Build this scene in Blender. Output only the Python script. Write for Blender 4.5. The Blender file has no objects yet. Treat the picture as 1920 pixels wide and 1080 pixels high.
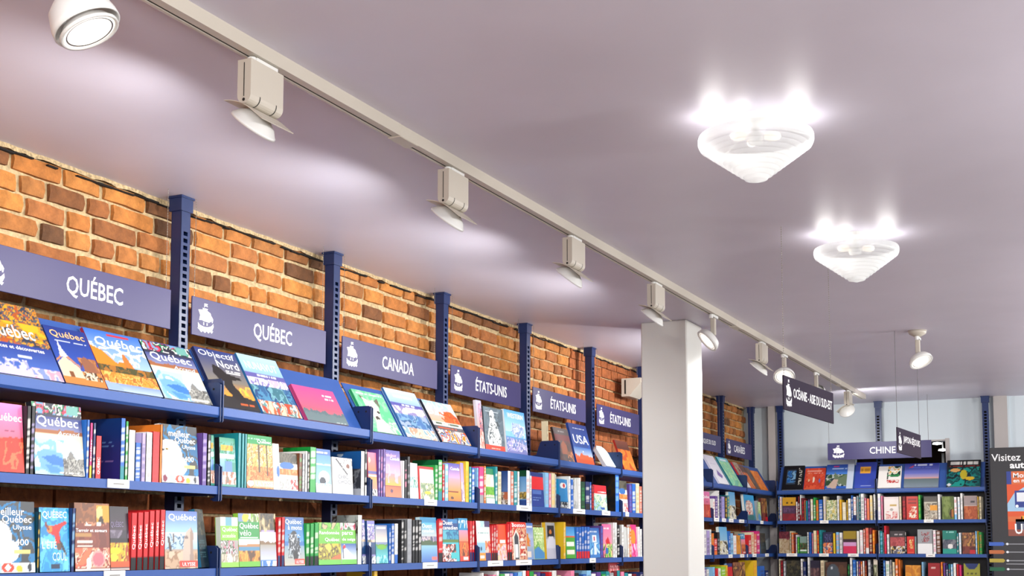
import bpy, math, random
import numpy as np
from mathutils import Vector, Matrix, Euler
sc = bpy.context.scene
PI = math.pi
random.seed(7)
# ---------------------------------------------------------------- camera, world, exposure
CAM_Z, FOC, YAW, PITCH, CY = 1.55, 2339.87, 0.4534, 0.0894, 810.33
cd = bpy.data.cameras.new('camera'); cam = bpy.data.objects.new('camera', cd)
sc.collection.objects.link(cam); sc.camera = cam
cam.location = (0, 0, CAM_Z)
cam.rotation_euler = (PI / 2 + PITCH, 0, YAW)
cd.sensor_width = 36.0; cd.lens = FOC / 1920 * 36.0
cd.shift_y = (CY - 540) / 1920; cd.clip_start = .05
w = bpy.data.worlds.new('world'); sc.world = w; w.use_nodes = True
w.node_tree.nodes['Background'].inputs[0].default_value = (.86, .88, 1.0, 1)
w.node_tree.nodes['Background'].inputs[1].default_value = .65
sc.view_settings.view_transform = 'Standard'; sc.view_settings.look = 'None'
sc.view_settings.gamma = 1; sc.view_settings.use_curve_mapping = False
sc.view_settings.exposure = 0.0
POW_SPOT, POW_CONE, POW_FILL = 40, .46, 60

# pixel of the photograph -> point on a plane of the room (used to read sizes off the photograph)
_f = np.array([-math.sin(YAW) * math.cos(PITCH), math.cos(YAW) * math.cos(PITCH), math.sin(PITCH)])
_r = np.array([math.cos(YAW), math.sin(YAW), 0]); _u = np.cross(_r, _f)
def ray(x, y): return _f + _r * (x - 960) / FOC + _u * (CY - y) / FOC
def onX(x, y, X): d = ray(x, y); return d * (X / d[0]) + [0, 0, CAM_Z]
def onY(x, y, Y): d = ray(x, y); return d * (Y / d[1]) + [0, 0, CAM_Z]

H = 2.714                       # ceiling
XW, XP, XF = -2.89, -2.786, -2.602   # brick wall, post front, shelf front
Y0, BAY = 3.194, 0.9
YB = 10.53; YBF = 10.24; YBP = 10.425  # back wall, shelf front there, posts there
LZ = [1.990, 1.735, 1.473, 1.205]     # shelf tops

# ---------------------------------------------------------------- materials
def hexc(h):
    h = h.lstrip('#')
    v = [int(h[i:i + 2], 16) / 255 for i in (0, 2, 4)]
    return tuple(x / 12.92 if x <= .04045 else ((x + .055) / 1.055) ** 2.4 for x in v)
def mat(name, col, rough=.5, metal=0, bump=0, bscale=40, var=0, emit=0, spec=.5, coat=0):
    m = bpy.data.materials.new(name); m.use_nodes = True
    nt = m.node_tree; b = nt.nodes['Principled BSDF']
    c = hexc(col) if isinstance(col, str) else col
    b.inputs['Base Color'].default_value = (*c, 1); b.inputs['Roughness'].default_value = rough
    b.inputs['Metallic'].default_value = metal
    b.inputs['Specular IOR Level'].default_value = spec
    b.inputs['Coat Weight'].default_value = coat
    if emit:
        b.inputs['Emission Color'].default_value = (*c, 1); b.inputs['Emission Strength'].default_value = emit
    if bump or var:
        tc = nt.nodes.new('ShaderNodeTexCoord')
        n = nt.nodes.new('ShaderNodeTexNoise'); n.inputs['Scale'].default_value = bscale; n.inputs['Detail'].default_value = 5
        nt.links.new(tc.outputs['Object'], n.inputs['Vector'])
        if bump:
            bp = nt.nodes.new('ShaderNodeBump'); bp.inputs['Strength'].default_value = bump; bp.inputs['Distance'].default_value = .01
            nt.links.new(n.outputs['Fac'], bp.inputs['Height']); nt.links.new(bp.outputs['Normal'], b.inputs['Normal'])
        if var:
            r = nt.nodes.new('ShaderNodeValToRGB')
            r.color_ramp.elements[0].position = .3; r.color_ramp.elements[1].position = .72
            r.color_ramp.elements[0].color = (*[x * (1 - var) for x in c], 1)
            r.color_ramp.elements[1].color = (*[min(1, x * (1 + var)) for x in c], 1)
            nt.links.new(n.outputs['Fac'], r.inputs['Fac']); nt.links.new(r.outputs['Color'], b.inputs['Base Color'])
    return m
M = {}
M['ceiling'] = mat('ceiling_paint', 'd6d1e0', .42, bump=.12, bscale=3.0, var=.03, spec=.5)
M['wallw'] = mat('pale_wall_paint', 'c3cdd2', .55, bump=.05, bscale=30)
M['trimw'] = mat('grey_trim_paint', 'a9a3a0', .55)
M['column'] = mat('column_paint', 'd9d8d2', .5, bump=.04, bscale=20)
M['floor'] = mat('floor_boards', '6a5a4c', .35, var=.2, bscale=6)
M['beige'] = mat('beige_enamel', 'c4bcae', .4)
M['white'] = mat('white_enamel', 'e6e6e2', .35)
M['slot'] = mat('dark_slot', '17130f', .7)
M['blue'] = mat('blue_steel', '2b4f92', .38, spec=.5, bump=.02, bscale=120)
M['navy'] = mat('navy_steel', '172b58', .34, bump=.02, bscale=120)
M['sign'] = mat('violet_sign', '3a3562', .42, spec=.35)
M['signd'] = mat('dark_sign', '3a3340', .85, spec=.04)
M['letter'] = mat('white_lettering', 'f2f2f2', .5)
M['paper'] = mat('page_edges', 'e3ddcd', .8, bump=.3, bscale=300)
M['label'] = mat('price_label', 'eceae4', .5)
M['chain'] = mat('chain_metal', 'b9b6ac', .3, metal=.8)
M['mortar'] = mat('mortar', 'c2ab82', .95, bump=.8, bscale=60, var=.3)
M['dark'] = mat('dark_void', '120d0a', .9)
M['stone'] = mat('crumbled_mortar', 'c0a880', .95, bump=1, bscale=90, var=.4)
M['board'] = mat('black_board', '303033', .45)
M['steel'] = mat('brushed_steel', 'aaaaaa', .3, metal=.9)
# bricks: colour varies by object
m = mat('fired_brick', 'b0622e', .88, bump=1.0, bscale=38); M['brick'] = m
nt = m.node_tree; b = nt.nodes['Principled BSDF']
oi = nt.nodes.new('ShaderNodeObjectInfo'); ramp = nt.nodes.new('ShaderNodeValToRGB'); ramp.color_ramp.interpolation = 'LINEAR'
cols = ['5e4028', 'a46434', 'bc7638', 'cc8640', 'ac6a3a', 'c88444', '8a5830', 'bc783c']
els = ramp.color_ramp.elements
els[0].color = (*hexc(cols[0]), 1); els[1].position = 1; els[1].color = (*hexc(cols[-1]), 1)
for i, c in enumerate(cols[1:-1]):
    e = els.new((i + 1) / 7); e.color = (*hexc(c), 1)
nt.links.new(oi.outputs['Random'], ramp.inputs['Fac'])
n = nt.nodes.new('ShaderNodeTexNoise'); n.inputs['Scale'].default_value = 26; n.inputs['Detail'].default_value = 8; n.inputs['Roughness'].default_value = .65
tc = nt.nodes.new('ShaderNodeTexCoord'); nt.links.new(tc.outputs['Object'], n.inputs['Vector'])
mx = nt.nodes.new('ShaderNodeMix'); mx.data_type = 'RGBA'; mx.blend_type = 'MULTIPLY'
mr = nt.nodes.new('ShaderNodeMapRange'); mr.inputs['From Min'].default_value = .3; mr.inputs['From Max'].default_value = .7
mr.inputs['To Min'].default_value = .45; mr.inputs['To Max'].default_value = 1.25
nt.links.new(n.outputs['Fac'], mr.inputs['Value'])
mx.inputs[0].default_value = .8
nt.links.new(ramp.outputs['Color'], mx.inputs[6]); nt.links.new(mr.outputs['Result'], mx.inputs[7])
nt.links.new(mx.outputs[2], b.inputs['Base Color'])
# printed covers: colour comes from the painted attribute of each cover
m = mat('printed_cover', 'ffffff', .33, spec=.5); M['print'] = m
nt = m.node_tree; at = nt.nodes.new('ShaderNodeAttribute'); at.attribute_name = 'print'
nt.links.new(at.outputs['Color'], nt.nodes['Principled BSDF'].inputs['Base Color'])
# lamp glass and shades
M['lamp'] = mat('lamp_glow', 'fffaf0', .4, emit=.9)
M['shade'] = mat('rippled_shade', 'd6dad8', .18)
nt = M['shade'].node_tree; b = nt.nodes['Principled BSDF']
tl = nt.nodes.new('ShaderNodeBsdfTranslucent'); tl.inputs['Color'].default_value = (.72, .74, .74, 1)
tr = nt.nodes.new('ShaderNodeBsdfTransparent')
m1 = nt.nodes.new('ShaderNodeMixShader'); m1.inputs[0].default_value = .4
m2 = nt.nodes.new('ShaderNodeMixShader'); m2.inputs[0].default_value = .25
out = nt.nodes['Material Output']
nt.links.new(b.outputs[0], m1.inputs[1]); nt.links.new(tl.outputs[0], m1.inputs[2])
nt.links.new(m1.outputs[0], m2.inputs[1]); nt.links.new(tr.outputs[0], m2.inputs[2])
nt.links.new(m2.outputs[0], out.inputs['Surface'])
_ink = {}
def ink(col):
    if col not in _ink: _ink[col] = mat('ink_' + col, col, .4)
    return _ink[col]

# ---------------------------------------------------------------- mesh helpers
class MB:
    def __init__(s): s.v = []; s.f = []; s.m = []; s.c = []
    def add(s, vs, fs, mi=0, col=(1, 1, 1)):
        o = len(s.v); s.v += [tuple(map(float, p)) for p in vs]; s.f += [tuple(i + o for i in f) for f in fs]; s.m += [mi] * len(fs)
        s.c += [col] * len(vs)
    def box(s, x0, y0, z0, x1, y1, z1, mi=0, col=(1, 1, 1), cols=None, bev=0):
        """six separate faces: -x +x -y +y -z +z; cols overrides the colour per face"""
        P = lambda a, b, c: ((x0, x1)[a], (y0, y1)[b], (z0, z1)[c])
        if cols is None and not bev:
            s.add([P(a, b, c) for a in (0, 1) for b in (0, 1) for c in (0, 1)],
                  [(0, 1, 3, 2), (4, 6, 7, 5), (0, 4, 5, 1), (2, 3, 7, 6), (0, 2, 6, 4), (1, 5, 7, 3)], mi, col); return
        if bev:
            n = []
            cx, cy, cz = (x0 + x1) / 2, (y0 + y1) / 2, (z0 + z1) / 2
            hx, hy, hz = (x1 - x0) / 2, (y1 - y0) / 2, (z1 - z0) / 2
            vs = []; idx = {}
            for a in (-1, 1):
                for b_ in (-1, 1):
                    for c_ in (-1, 1):
                        for k in range(3):
                            e = [hx - bev, hy - bev, hz - bev]; e[k] += bev
                            idx[(a, b_, c_, k)] = len(vs)
                            vs.append((cx + a * e[0], cy + b_ * e[1], cz + c_ * e[2]))
            fs = []
            for k in range(3):
                o1, o2 = [(1, 2), (2, 0), (0, 1)][k]
                for sg in (-1, 1):
                    q = []
                    for (p, r_) in ((-1, -1), (1, -1), (1, 1), (-1, 1)):
                        t = [0, 0, 0]; t[k] = sg; t[o1] = p; t[o2] = r_; q.append(idx[(*t, k)])
                    fs.append(tuple(q if sg > 0 else q[::-1]))
                # edges along k
                for p in (-1, 1):
                    for r_ in (-1, 1):
                        t = [0, 0, 0]; t[o1] = p; t[o2] = r_
                        t0 = t[:]; t0[k] = -1; t1 = t[:]; t1[k] = 1
                        fs.append((idx[(*t0, o1)], idx[(*t1, o1)], idx[(*t1, o2)], idx[(*t0, o2)]))
            for a in (-1, 1):
                for b_ in (-1, 1):
                    for c_ in (-1, 1): fs.append(tuple(idx[(a, b_, c_, k)] for k in range(3)))
            s.add(vs, fs, mi, col); return
        F = [[P(0, 0, 0), P(0, 0, 1), P(0, 1, 1), P(0, 1, 0)], [P(1, 0, 0), P(1, 1, 0), P(1, 1, 1), P(1, 0, 1)],
             [P(0, 0, 0), P(1, 0, 0), P(1, 0, 1), P(0, 0, 1)], [P(0, 1, 0), P(0, 1, 1), P(1, 1, 1), P(1, 1, 0)],
             [P(0, 0, 0), P(0, 1, 0), P(1, 1, 0), P(1, 0, 0)], [P(0, 0, 1), P(1, 0, 1), P(1, 1, 1), P(0, 1, 1)]]
        for q, c in zip(F, cols):
            if c is not None: s.add(q, [(0, 1, 2, 3)], mi, c)
    def prism(s, prof, axis, a, b, mi=0, cap=True):
        """profile of 2-d points extruded along an axis; axis 'y': profile is (x,z), 'x': (y,z), 'z': (x,y)"""
        def P(p, t): return {'y': (p[0], t, p[1]), 'x': (t, p[0], p[1]), 'z': (p[0], p[1], t)}[axis]
        n = len(prof); vs = [P(p, a) for p in prof] + [P(p, b) for p in prof]
        fs = [(i, (i + 1) % n, n + (i + 1) % n, n + i) for i in range(n)]
        if cap: fs += [tuple(range(n))[::-1], tuple(range(n, 2 * n))]
        s.add(vs, fs, mi)
    def lathe(s, prof, n=32, mi=0, axis=Vector((0, 0, 1)), org=(0, 0, 0)):
        q = Vector((0, 0, 1)).rotation_difference(axis.normalized()); org = Vector(org)
        vs = []; fs = []
        for (r, z) in prof:
            for k in range(n):
                a = 2 * PI * k / n; vs.append(q @ Vector((r * math.cos(a), r * math.sin(a), z)) + org)
        for i in range(len(prof) - 1):
            for k in range(n):
                fs.append((i * n + k, i * n + (k + 1) % n, (i + 1) * n + (k + 1) % n, (i + 1) * n + k))
        s.add(vs, fs, mi)
    def disc(s, r, z, n=32, mi=0, axis=Vector((0, 0, 1)), org=(0, 0, 0)):
        q = Vector((0, 0, 1)).rotation_difference(axis.normalized()); org = Vector(org)
        s.add([q @ Vector((r * math.cos(2 * PI * k / n), r * math.sin(2 * PI * k / n), z)) + org for k in range(n)], [tuple(range(n))], mi)
    def tube(s, p0, p1, r, n=8, mi=0):
        p0, p1 = Vector(p0), Vector(p1); s.lathe([(0, 0), (r, 0), (r, (p1 - p0).length), (0, (p1 - p0).length)], n, mi, p1 - p0, p0)
    def mesh(s, name, mats, smooth=False, color=False):
        me = bpy.data.meshes.new(name); me.from_pydata(s.v, [], s.f)
        for m_ in mats: me.materials.append(m_)
        if len(mats) > 1: me.polygons.foreach_set('material_index', s.m)
        if smooth: me.polygons.foreach_set('use_smooth', [True] * len(s.f))
        if color:
            at_ = me.color_attributes.new('print', 'FLOAT_COLOR', 'POINT')
            a = np.ones((len(s.v), 4), dtype=np.float32); a[:, :3] = np.array(s.c, dtype=np.float32); at_.data.foreach_set('color', a.ravel())
        me.update(); return me
def link(name, me, parent=None, loc=(0, 0, 0), rot=(0, 0, 0), label=None, cat=None, group=None, kind=None):
    o = bpy.data.objects.new(name, me); sc.collection.objects.link(o)
    o.location = loc; o.rotation_euler = rot
    if parent: o.parent = parent
    if label: o['label'] = label
    if cat: o['category'] = cat
    if group: o['group'] = group
    if kind: o['kind'] = kind
    return o
def obj(name, mb, mats, parent=None, smooth=False, **k):
    if not isinstance(mats, (list, tuple)): mats = [mats]
    return link(name, mb.mesh(name, mats, smooth), parent, **k)

# ---------------------------------------------------------------- lettering (flat print built from the built-in typeface)
_tc = {}
def letters(txt, bold=.0):
    k = (txt, bold)
    if k not in _tc:
        cu = bpy.data.curves.new('t', 'FONT'); cu.body = txt; cu.offset = bold; cu.resolution_u = 2; cu.fill_mode = 'FRONT' if False else cu.fill_mode
        o = bpy.data.objects.new('t', cu); sc.collection.objects.link(o); bpy.context.view_layer.update()
        me = bpy.data.meshes.new_from_object(o.evaluated_get(bpy.context.evaluated_depsgraph_get()))
        v = np.array([tuple(p.co) for p in me.vertices]); f = [tuple(p.vertices) for p in me.polygons]
        v[:, 0] -= v[:, 0].min(); wd = v[:, 0].max(); v[:, 0] /= wd
        lo = v[:, 1].min(); v[:, 1] -= lo; v[:, 1] /= v[:, 1].max()
        bpy.data.objects.remove(o); bpy.data.meshes.remove(me)
        _tc[k] = (v[:, :2], f)
    return _tc[k]
def add_text(mb, txt, x0, z0, x1, z1, y=-.0006, bold=.02, mi=0, shear=0, slope=0):
    v, f = letters(txt, bold)
    mb.add([(x0 + p[0] * (x1 - x0) + shear * p[1] * (z1 - z0), y, z0 + p[1] * (z1 - z0) + slope * p[0]) for p in v], f, mi)
# ---------------------------------------------------------------- the room
def struct(name, mb, mats, **k): return obj(name, mb, mats, kind='structure', **k)
b = MB(); b.box(-3.2, -3, -.05, 4.2, 13, 0); struct('floor', b, M['floor'])
b = MB(); b.box(-3.2, -3, H, 4.2, 13, H + .05); struct('ceiling', b, M['ceiling'])
b = MB(); b.box(3.6, -3, 0, 3.7, 12, H); struct('wall_right', b, M['wallw'])
b = MB(); b.box(-3.2, -3, 0, XW - .012, 10.6, H); wl = struct('wall_left', b, M['mortar'])
OX0, OX1, OZ = -1.97, -1.238, 2.378
b = MB(); b.box(-3.2, YB, 0, OX0, YB + .1, H); b.box(OX1, YB, 0, 3.6, YB + .1, H); b.box(OX0, YB, OZ, OX1, YB + .1, H); b.box(OX0, YB, 0, OX1, YB + .1, 2.0)
wb = struct('wall_back', b, M['wallw'])
b = MB(); b.box(OX1 - .012, YB - .008, 2.0, OX1 + .02, YB, OZ + .02, 0); b.box(OX1 - .18, YB - .006, OZ, OX1, YB, OZ + .012, 0)
obj('opening_frame', b, M['trimw'], wb)
b = MB(); b.box(OX0 - .3, YB + 2, 1.6, OX1 + .5, YB + 2.05, 2.6); b.box(OX0 - .35, YB + .1, 1.6, OX0 - .3, YB + 2, 2.6); b.box(OX1 + .45, YB + .1, 1.6, OX1 + .5, YB + 2, 2.6)
b.box(OX0 - .3, YB + .1, 2.55, OX1 + .5, YB + 2, 2.6)
struct('wall_passage', b, mat('brown_passage', '3a2415', .7))
# plain pilasters of the back wall
b = MB(); b.box(-2.665, YB - .10, 0, -2.605, YB, H); struct('trim_1', b, M['trimw'])
b = MB(); b.box(-.875, YB - .06, 0, -.775, YB, H); struct('trim_2', b, M['trimw'])
b = MB(); b.box(-.775, YB - .02, 2.3, -.76, YB, H); b.box(-.89, YB - .02, 0, -.875, YB, H); struct('trim_3', b, M['wallw'])
# column
b = MB(); b.box(-2.242, 6.152, 0, -1.99, 6.413, H, bev=.006)
struct('trim_column', b, M['column'])

# brick courses: each brick of the wall in view is a part of the wall
def brick_mesh(k, L, Hh=.058, D=.03):
    rnd = random.Random(k); bm = MB()
    j = lambda a: rnd.uniform(-a, a)
    # front face with a chipped, softened outline (6 x 3 points), sides run back into the mortar
    n, m_ = 5, 3; g = []
    for a in range(n):
        for c in range(m_):
            y = L * a / (n - 1); z = Hh * c / (m_ - 1)
            e = (a in (0, n - 1)) + (c in (0, m_ - 1))
            yy = y + (.004 if a == 0 else -.004 if a == n - 1 else j(.004)) + j(.0025)
            zz = z + (.004 if c == 0 else -.004 if c == m_ - 1 else 0) + j(.002)
            g.append((D - (.003 if e else 0) - (.004 if e == 2 else 0) + j(.002), yy, zz))
    vs = g + [(0, p[1], p[2]) for p in g]; fs = []
    I = lambda a, c: a * m_ + c
    for a in range(n - 1):
        for c in range(m_ - 1): fs.append((I(a, c), I(a + 1, c), I(a + 1, c + 1), I(a, c + 1)))
    o = n * m_
    ring = [I(a, 0) for a in range(n)] + [I(n - 1, c) for c in range(1, m_)] + [I(a, m_ - 1) for a in range(n - 2, -1, -1)] + [I(0, c) for c in range(m_ - 2, 0, -1)]
    for i in range(len(ring)):
        p, q = ring[i], ring[(i + 1) % len(ring)]; fs.append((q, p, p + o, q + o))
    bm.add(vs, fs); return bm.mesh('brick', [M['brick']])
BM = {L: [brick_mesh(k + int(L * 1000), L) for k in range(6)] for L in (.188, .092, .15)}
rnd = random.Random(5)
rest = []
PITCHZ = .0665
nb = 0
for c in range(11):
    z = 2.655 - c * PITCHZ
    y = 2.1 + (c % 2) * .1 + rnd.uniform(-.03, .03)
    header = (c == 3 or c == 9)
    while y < 10.5:
        L = .092 if header and rnd.random() < .8 else rnd.choice([.188] * 5 + [.15, .15, .092])
        if y > 10.42: break
        zz = z + .006 * math.sin(y * 1.7 + c) + rnd.uniform(-.002, .002)
        hid = (6.35 < y < 8.35) or (5 <= c <= 5 and False)
        shown_px = y < 6.6 or y > 8.3
        if nb < 300 and shown_px and c != 5:
            o = link('brick', rnd.choice(BM[L]), wl, (XW - .013 - .012 + .0, y, zz)); nb += 1
            o.rotation_euler = (rnd.uniform(-.012, .012), 0, rnd.uniform(-.01, .01))
        elif y < 10.4: rest.append((y, zz, L))
        y += L + .014
for c in range(11, 37):
    z = 2.655 - c * PITCHZ; y = 2.06 + (c % 2) * .1
    while y < 10.4: rest.append((y, z, .195)); y += .208
for c in range(37):
    y = -1.0 + (c % 2) * .1
    while y < 1.86 + (c % 3) * .05: rest.append((y, 2.655 - c * PITCHZ, .188)); y += .202
b = MB()
for (y, z, L) in rest: b.box(XW - .02, y, z, XW + .003, y + L, z + .056)
obj('brick_courses', b, mat('shaded_brick', 'a05a30', .9, bump=.6, bscale=40, var=.35), wl, kind='stuff')
# crumbled mortar bed under the ceiling
b = MB(); y = -1.0; rr = random.Random(3); pts = []
while y < 10.5:
    pts.append((y, rr.uniform(-.006, .01), rr.uniform(-.004, .004))); y += rr.uniform(.02, .06)
for i in range(len(pts) - 1):
    (a, p, q), (c_, p2, q2) = pts[i], pts[i + 1]
    z0, z1 = H - .012 + q, H - .012 + q2; xo, xo2 = XW + .012 + p * .6, XW + .012 + p2 * .6
    b.add([(XW - .02, a, z0 + .01), (xo, a, z0 - .002), (xo, a, H), (XW - .02, c_, z1 + .01), (xo2, c_, z1 - .002), (xo2, c_, H)], [(0, 3, 4, 1), (1, 4, 5, 2)])
struct('trim_4', b, M['stone'])
for o_ in [o for o in sc.objects if o.name == 'trim_4']: o_['label'] = 'crumbling mortar bed between brick wall and ceiling'

b = MB(); rr = random.Random(8); y = 1.9
while y < 10.4:
    y2 = y + rr.uniform(.03, .10)
    if rr.random() < .86: z_ = H - .019 + rr.uniform(-.003, .003); b.box(XW + .0, y, z_ - .003, XW + .0145, y2, z_ + rr.uniform(.0, .003))
    y = y2
obj('crack', b, M['dark'], wl)
# ---------------------------------------------------------------- slotted steel posts
def post_mesh():
    b = MB(); W, D = .046, .042     # along the wall, into the wall (x = 0 front, towards -x)
    z0, z1 = 0.0, H - .05
    # three plain sides
    b.box(-D, 0, z0, -D + .002, W, z1); b.box(-D, 0, z0, 0, .002, z1); b.box(-D, W - .002, z0, 0, W, z1)
    # front with slots: two strips and rungs
    b.box(-.002, 0, z0, 0, .013, z1); b.box(-.002, W - .013, z0, 0, W, z1)
    z = .9; b.box(-.002, .013, z0, 0, W - .013, z)
    while z < z1 - .06:
        b.box(-.002, .013, z + .014, 0, W - .013, z + .024); z += .024
    b.box(-.002, .013, z, 0, W - .013, z1)
    return b.mesh('upright', [M['navy']])
PM = post_mesh()
b = MB(); b.box(-.048, -.006, H - .052, .005, .052, H - .004); b.box(-.052, -.010, H - .008, .009, .056, H - .001); CAPM = b.mesh('cap', [M['navy']])
b = MB(); b.box(-.038, .004, .85, -.030, .042, H - .06); INM = b.mesh('liner', [M['dark']])  # dark strip inside the hollow post, standing in for shade in the slots
def post(name, loc, rz, label, group):
    r = bpy.data.objects.new(name, None); sc.collection.objects.link(r); r.location = loc; r.rotation_euler = (0, 0, rz)
    r.empty_display_size = .1; r['label'] = label; r['category'] = 'post'; r['group'] = group
    link('upright', PM, r); link('cap', CAPM, r); link('liner', INM, r)
    return r
WHERE = ['at the left end of the nearest QUÉBEC sign', 'between the two QUÉBEC signs', 'between the QUÉBEC and CANADA signs', 'between the CANADA and first ÉTATS-UNIS signs',
         'between the first and second ÉTATS-UNIS signs', 'between the second and third ÉTATS-UNIS signs', 'just left of the white column', 'hidden behind the white column', 'left of the CARAÏBES sign', 'in the corner right of the CARAÏBES sign']
for k in range(-1, 9):
    post('shelf_post', (XP, Y0 + k * BAY - .0, 0), 0, 'blue slotted steel post ' + WHERE[k + 1], 'slotted posts along the brick wall')
for x, wh in ((-2.585, 'at the left end of the back wall shelves'), (-1.778, 'behind the CHINE sign on the back wall'), (-.955, 'at the right end of the back wall shelves beside the black board')):
    post('shelf_post', (x, YBP, 0), -PI / 2, 'blue slotted post ' + wh, 'slotted posts on the back wall')

# ---------------------------------------------------------------- shelves
BAYN = ['first QUÉBEC bay', 'second QUÉBEC bay', 'CANADA bay', 'first ÉTATS-UNIS bay', 'second ÉTATS-UNIS bay', 'third ÉTATS-UNIS bay', 'bay hidden by the column', 'AMÉRIQUE DU SUD bay', 'CARAÏBES bay']
BACKN = ['left back wall bay', 'right back wall bay']
SHN = ['sloping display shelf', 'second shelf', 'third shelf', 'lowest shelf']
DEPTH = .19
LEAN = math.radians(30)
def shelf(org, rz, width, row, label, group, plates=(.058, .082), labels=(), plate=True, endm=.012, back=.272):
    """local frame: x along the shelf, y into the wall, z=0 at the shelf top"""
    nm = 'display_shelf' if row == 0 else 'shelf'
    r = bpy.data.objects.new(nm, None); sc.collection.objects.link(r); r.location = org; r.rotation_euler = (0, 0, rz)
    r['label'] = label; r['category'] = 'shelf'; r['group'] = group
    g = .003
    b = MB()
    if row == 0:
        b.box(g, .004, -.030, width - g, DEPTH - .012, -.026); b.box(g, .004, -.008, width - g, .05, -.003)
    else:
        b.box(g, .003, -.006, width - g, DEPTH - .012, -.001)
    b.box(.072, DEPTH - .012, -.006 if row else -.030, width - endm, back, -.001 if row else -.026)  # strip added behind the deck to block light falling down the wall
    obj('deck', b, M['blue'], r)
    b = MB()
    if row == 0:
        b.prism([(0, 0), (.004, 0), (.004, -.03), (.02, -.03), (.02, -.034), (.006, -.034), (0, -.026)], 'x', g, width - g)
    else:
        b.prism([(0, 0), (.003, 0), (.003, -.022), (.014, -.022), (.014, -.026), (0, -.026)], 'x', g, width - g)
    obj('lip', b, M['blue'], r)
    if row == 0 and plate:
        b = MB(); c, s_ = math.cos(LEAN), math.sin(LEAN)
        P = lambda t, n: (.012 + .022 * c + n * c + t * s_, -.022 * s_ * .0 + t * c - n * s_ - .004)
        prof = [P(0, 0), P(.238, 0), P(.238, .004), P(0, .004)]
        b.prism(prof, 'x', .012, width - .012); obj('sloping_back', b, M['blue'], r)
    d, h = plates
    for xs in (g + .001, width - g - .004):
        b = MB(); t = .0025
        prof = [(0, -.045), (.03 if row else .05, -.045), (.03 if row else .05, -.04), (.012, -.034), (.03, -.03), (DEPTH - .012, -.03), (DEPTH - .012, .02), (d + .02, .03), (d, h - .01), (d - .01, h), (.008, h), (0, h - .008)]
        b.prism(prof, 'x', xs, xs + t)
        b.box(xs - .002 if xs > .1 else xs, -.0035, -.045, xs + .0045 if xs < .1 else xs + t, 0, h - .008)
        b.box(xs, -.002, -.048, xs + t, .022, -.045)
        br = obj('bracket', b, M['navy'], r)
        if org[1] < 7 and rz > 1:
            b = MB()
            for yy in ((d * .45,) if d < .08 else (.02, d - .03)):
                b.disc(.004, 0, 10, 0, Vector((-1, 0, 0)), (xs - .0008, yy, h - .022))
            obj('screw_hole', b, M['dark'], br)
    for (x0, x1) in labels:
        b = MB(); b.box(x0, -.0035, -.024, x1, -.0005, .001); o = obj('price_label', b, M['label'], r)
        b = MB(); b.box(x0 + (x1 - x0) * .25, -.0039, -.014, x0 + (x1 - x0) * .75, -.0036, -.010); obj('print_line', b, ink('8a8a88'), o)
    return r
LAB = {1: [(209, 249), (795, 818), (968, 996), (1074, 1096), (1128, 1143), (1172, 1178), (1338, 1347), (1353, 1360), (1366, 1374), (1385, 1394), (1425, 1430)],
       2: [(204, 243), (792, 819), (914, 942), (967, 996), (1105, 1116), (1366, 1373), (1388, 1395), (1401, 1409), (1411, 1418), (1435, 1441)]}
for k in range(9):
    ys = Y0 + (k - 1) * BAY; dx = -.02 if k == 0 else 0
    for row in range(4):
        lab = []
        for (a, c) in LAB.get(row, []):
            ym = onX(a, (0, 945, 1058)[row], XF)[1]; yn = onX(c, (0, 945, 1058)[row], XF)[1]
            if ys < ym < ys + BAY - .02: lab.append((max(.01, ym - ys), min(yn - ys, BAY - .01)))
        pl = ((.058, .082) if k < 1 else (.085, .095) if k < 2 else (.105, .10)) if row == 0 else (.05, .072)
        shelf((XF, ys + dx, LZ[row] - (0, .0, .0, 0)[row] - (.006 if row == 0 and k > 1 else 0)), PI / 2, BAY - dx, row,
              'blue steel %s of the %s' % (SHN[row], BAYN[k]), 'shelves on the brick wall', pl, lab, plate=k not in (3, 4, 5))
for k, (x0, x1) in enumerate(((-2.56, -1.755), (-1.755, -.93))):
    for row in range(4):
        lab = []
        for (a, c, rw) in ((1538, 1554, 1), (1733, 1751, 1), (1474, 1494, 2), (1535, 1553, 2), (1589, 1609, 2), (1735, 1752, 2)):
            xm = onY(a, 1000, YBF)[0]; xn = onY(c, 1000, YBF)[0]
            if rw == row and x0 < xm < x1: lab.append((xm - x0, min(xn - x0, x1 - x0 - .01)))
        shelf((x0, YBF, LZ[row] + .006 * (row == 1)), 0, x1 - x0, row, 'blue steel %s of the %s' % (SHN[row], BACKN[k]), 'shelves on the back wall', labels=lab, endm=.03, back=.235)
# dark back panels standing behind the lower shelves of the back wall
for k, (x0, x1) in enumerate(((-2.535, -1.79), (-1.745, -.965))):
    b = MB(); b.box(x0, YB - .045, 1.0, x1, YB - .035, 1.99)
    o = obj('back_panel', b, M['board'], label='dark panel behind the books of the ' + BACKN[k], cat='panel', group='dark panels behind the back wall shelves')

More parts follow.
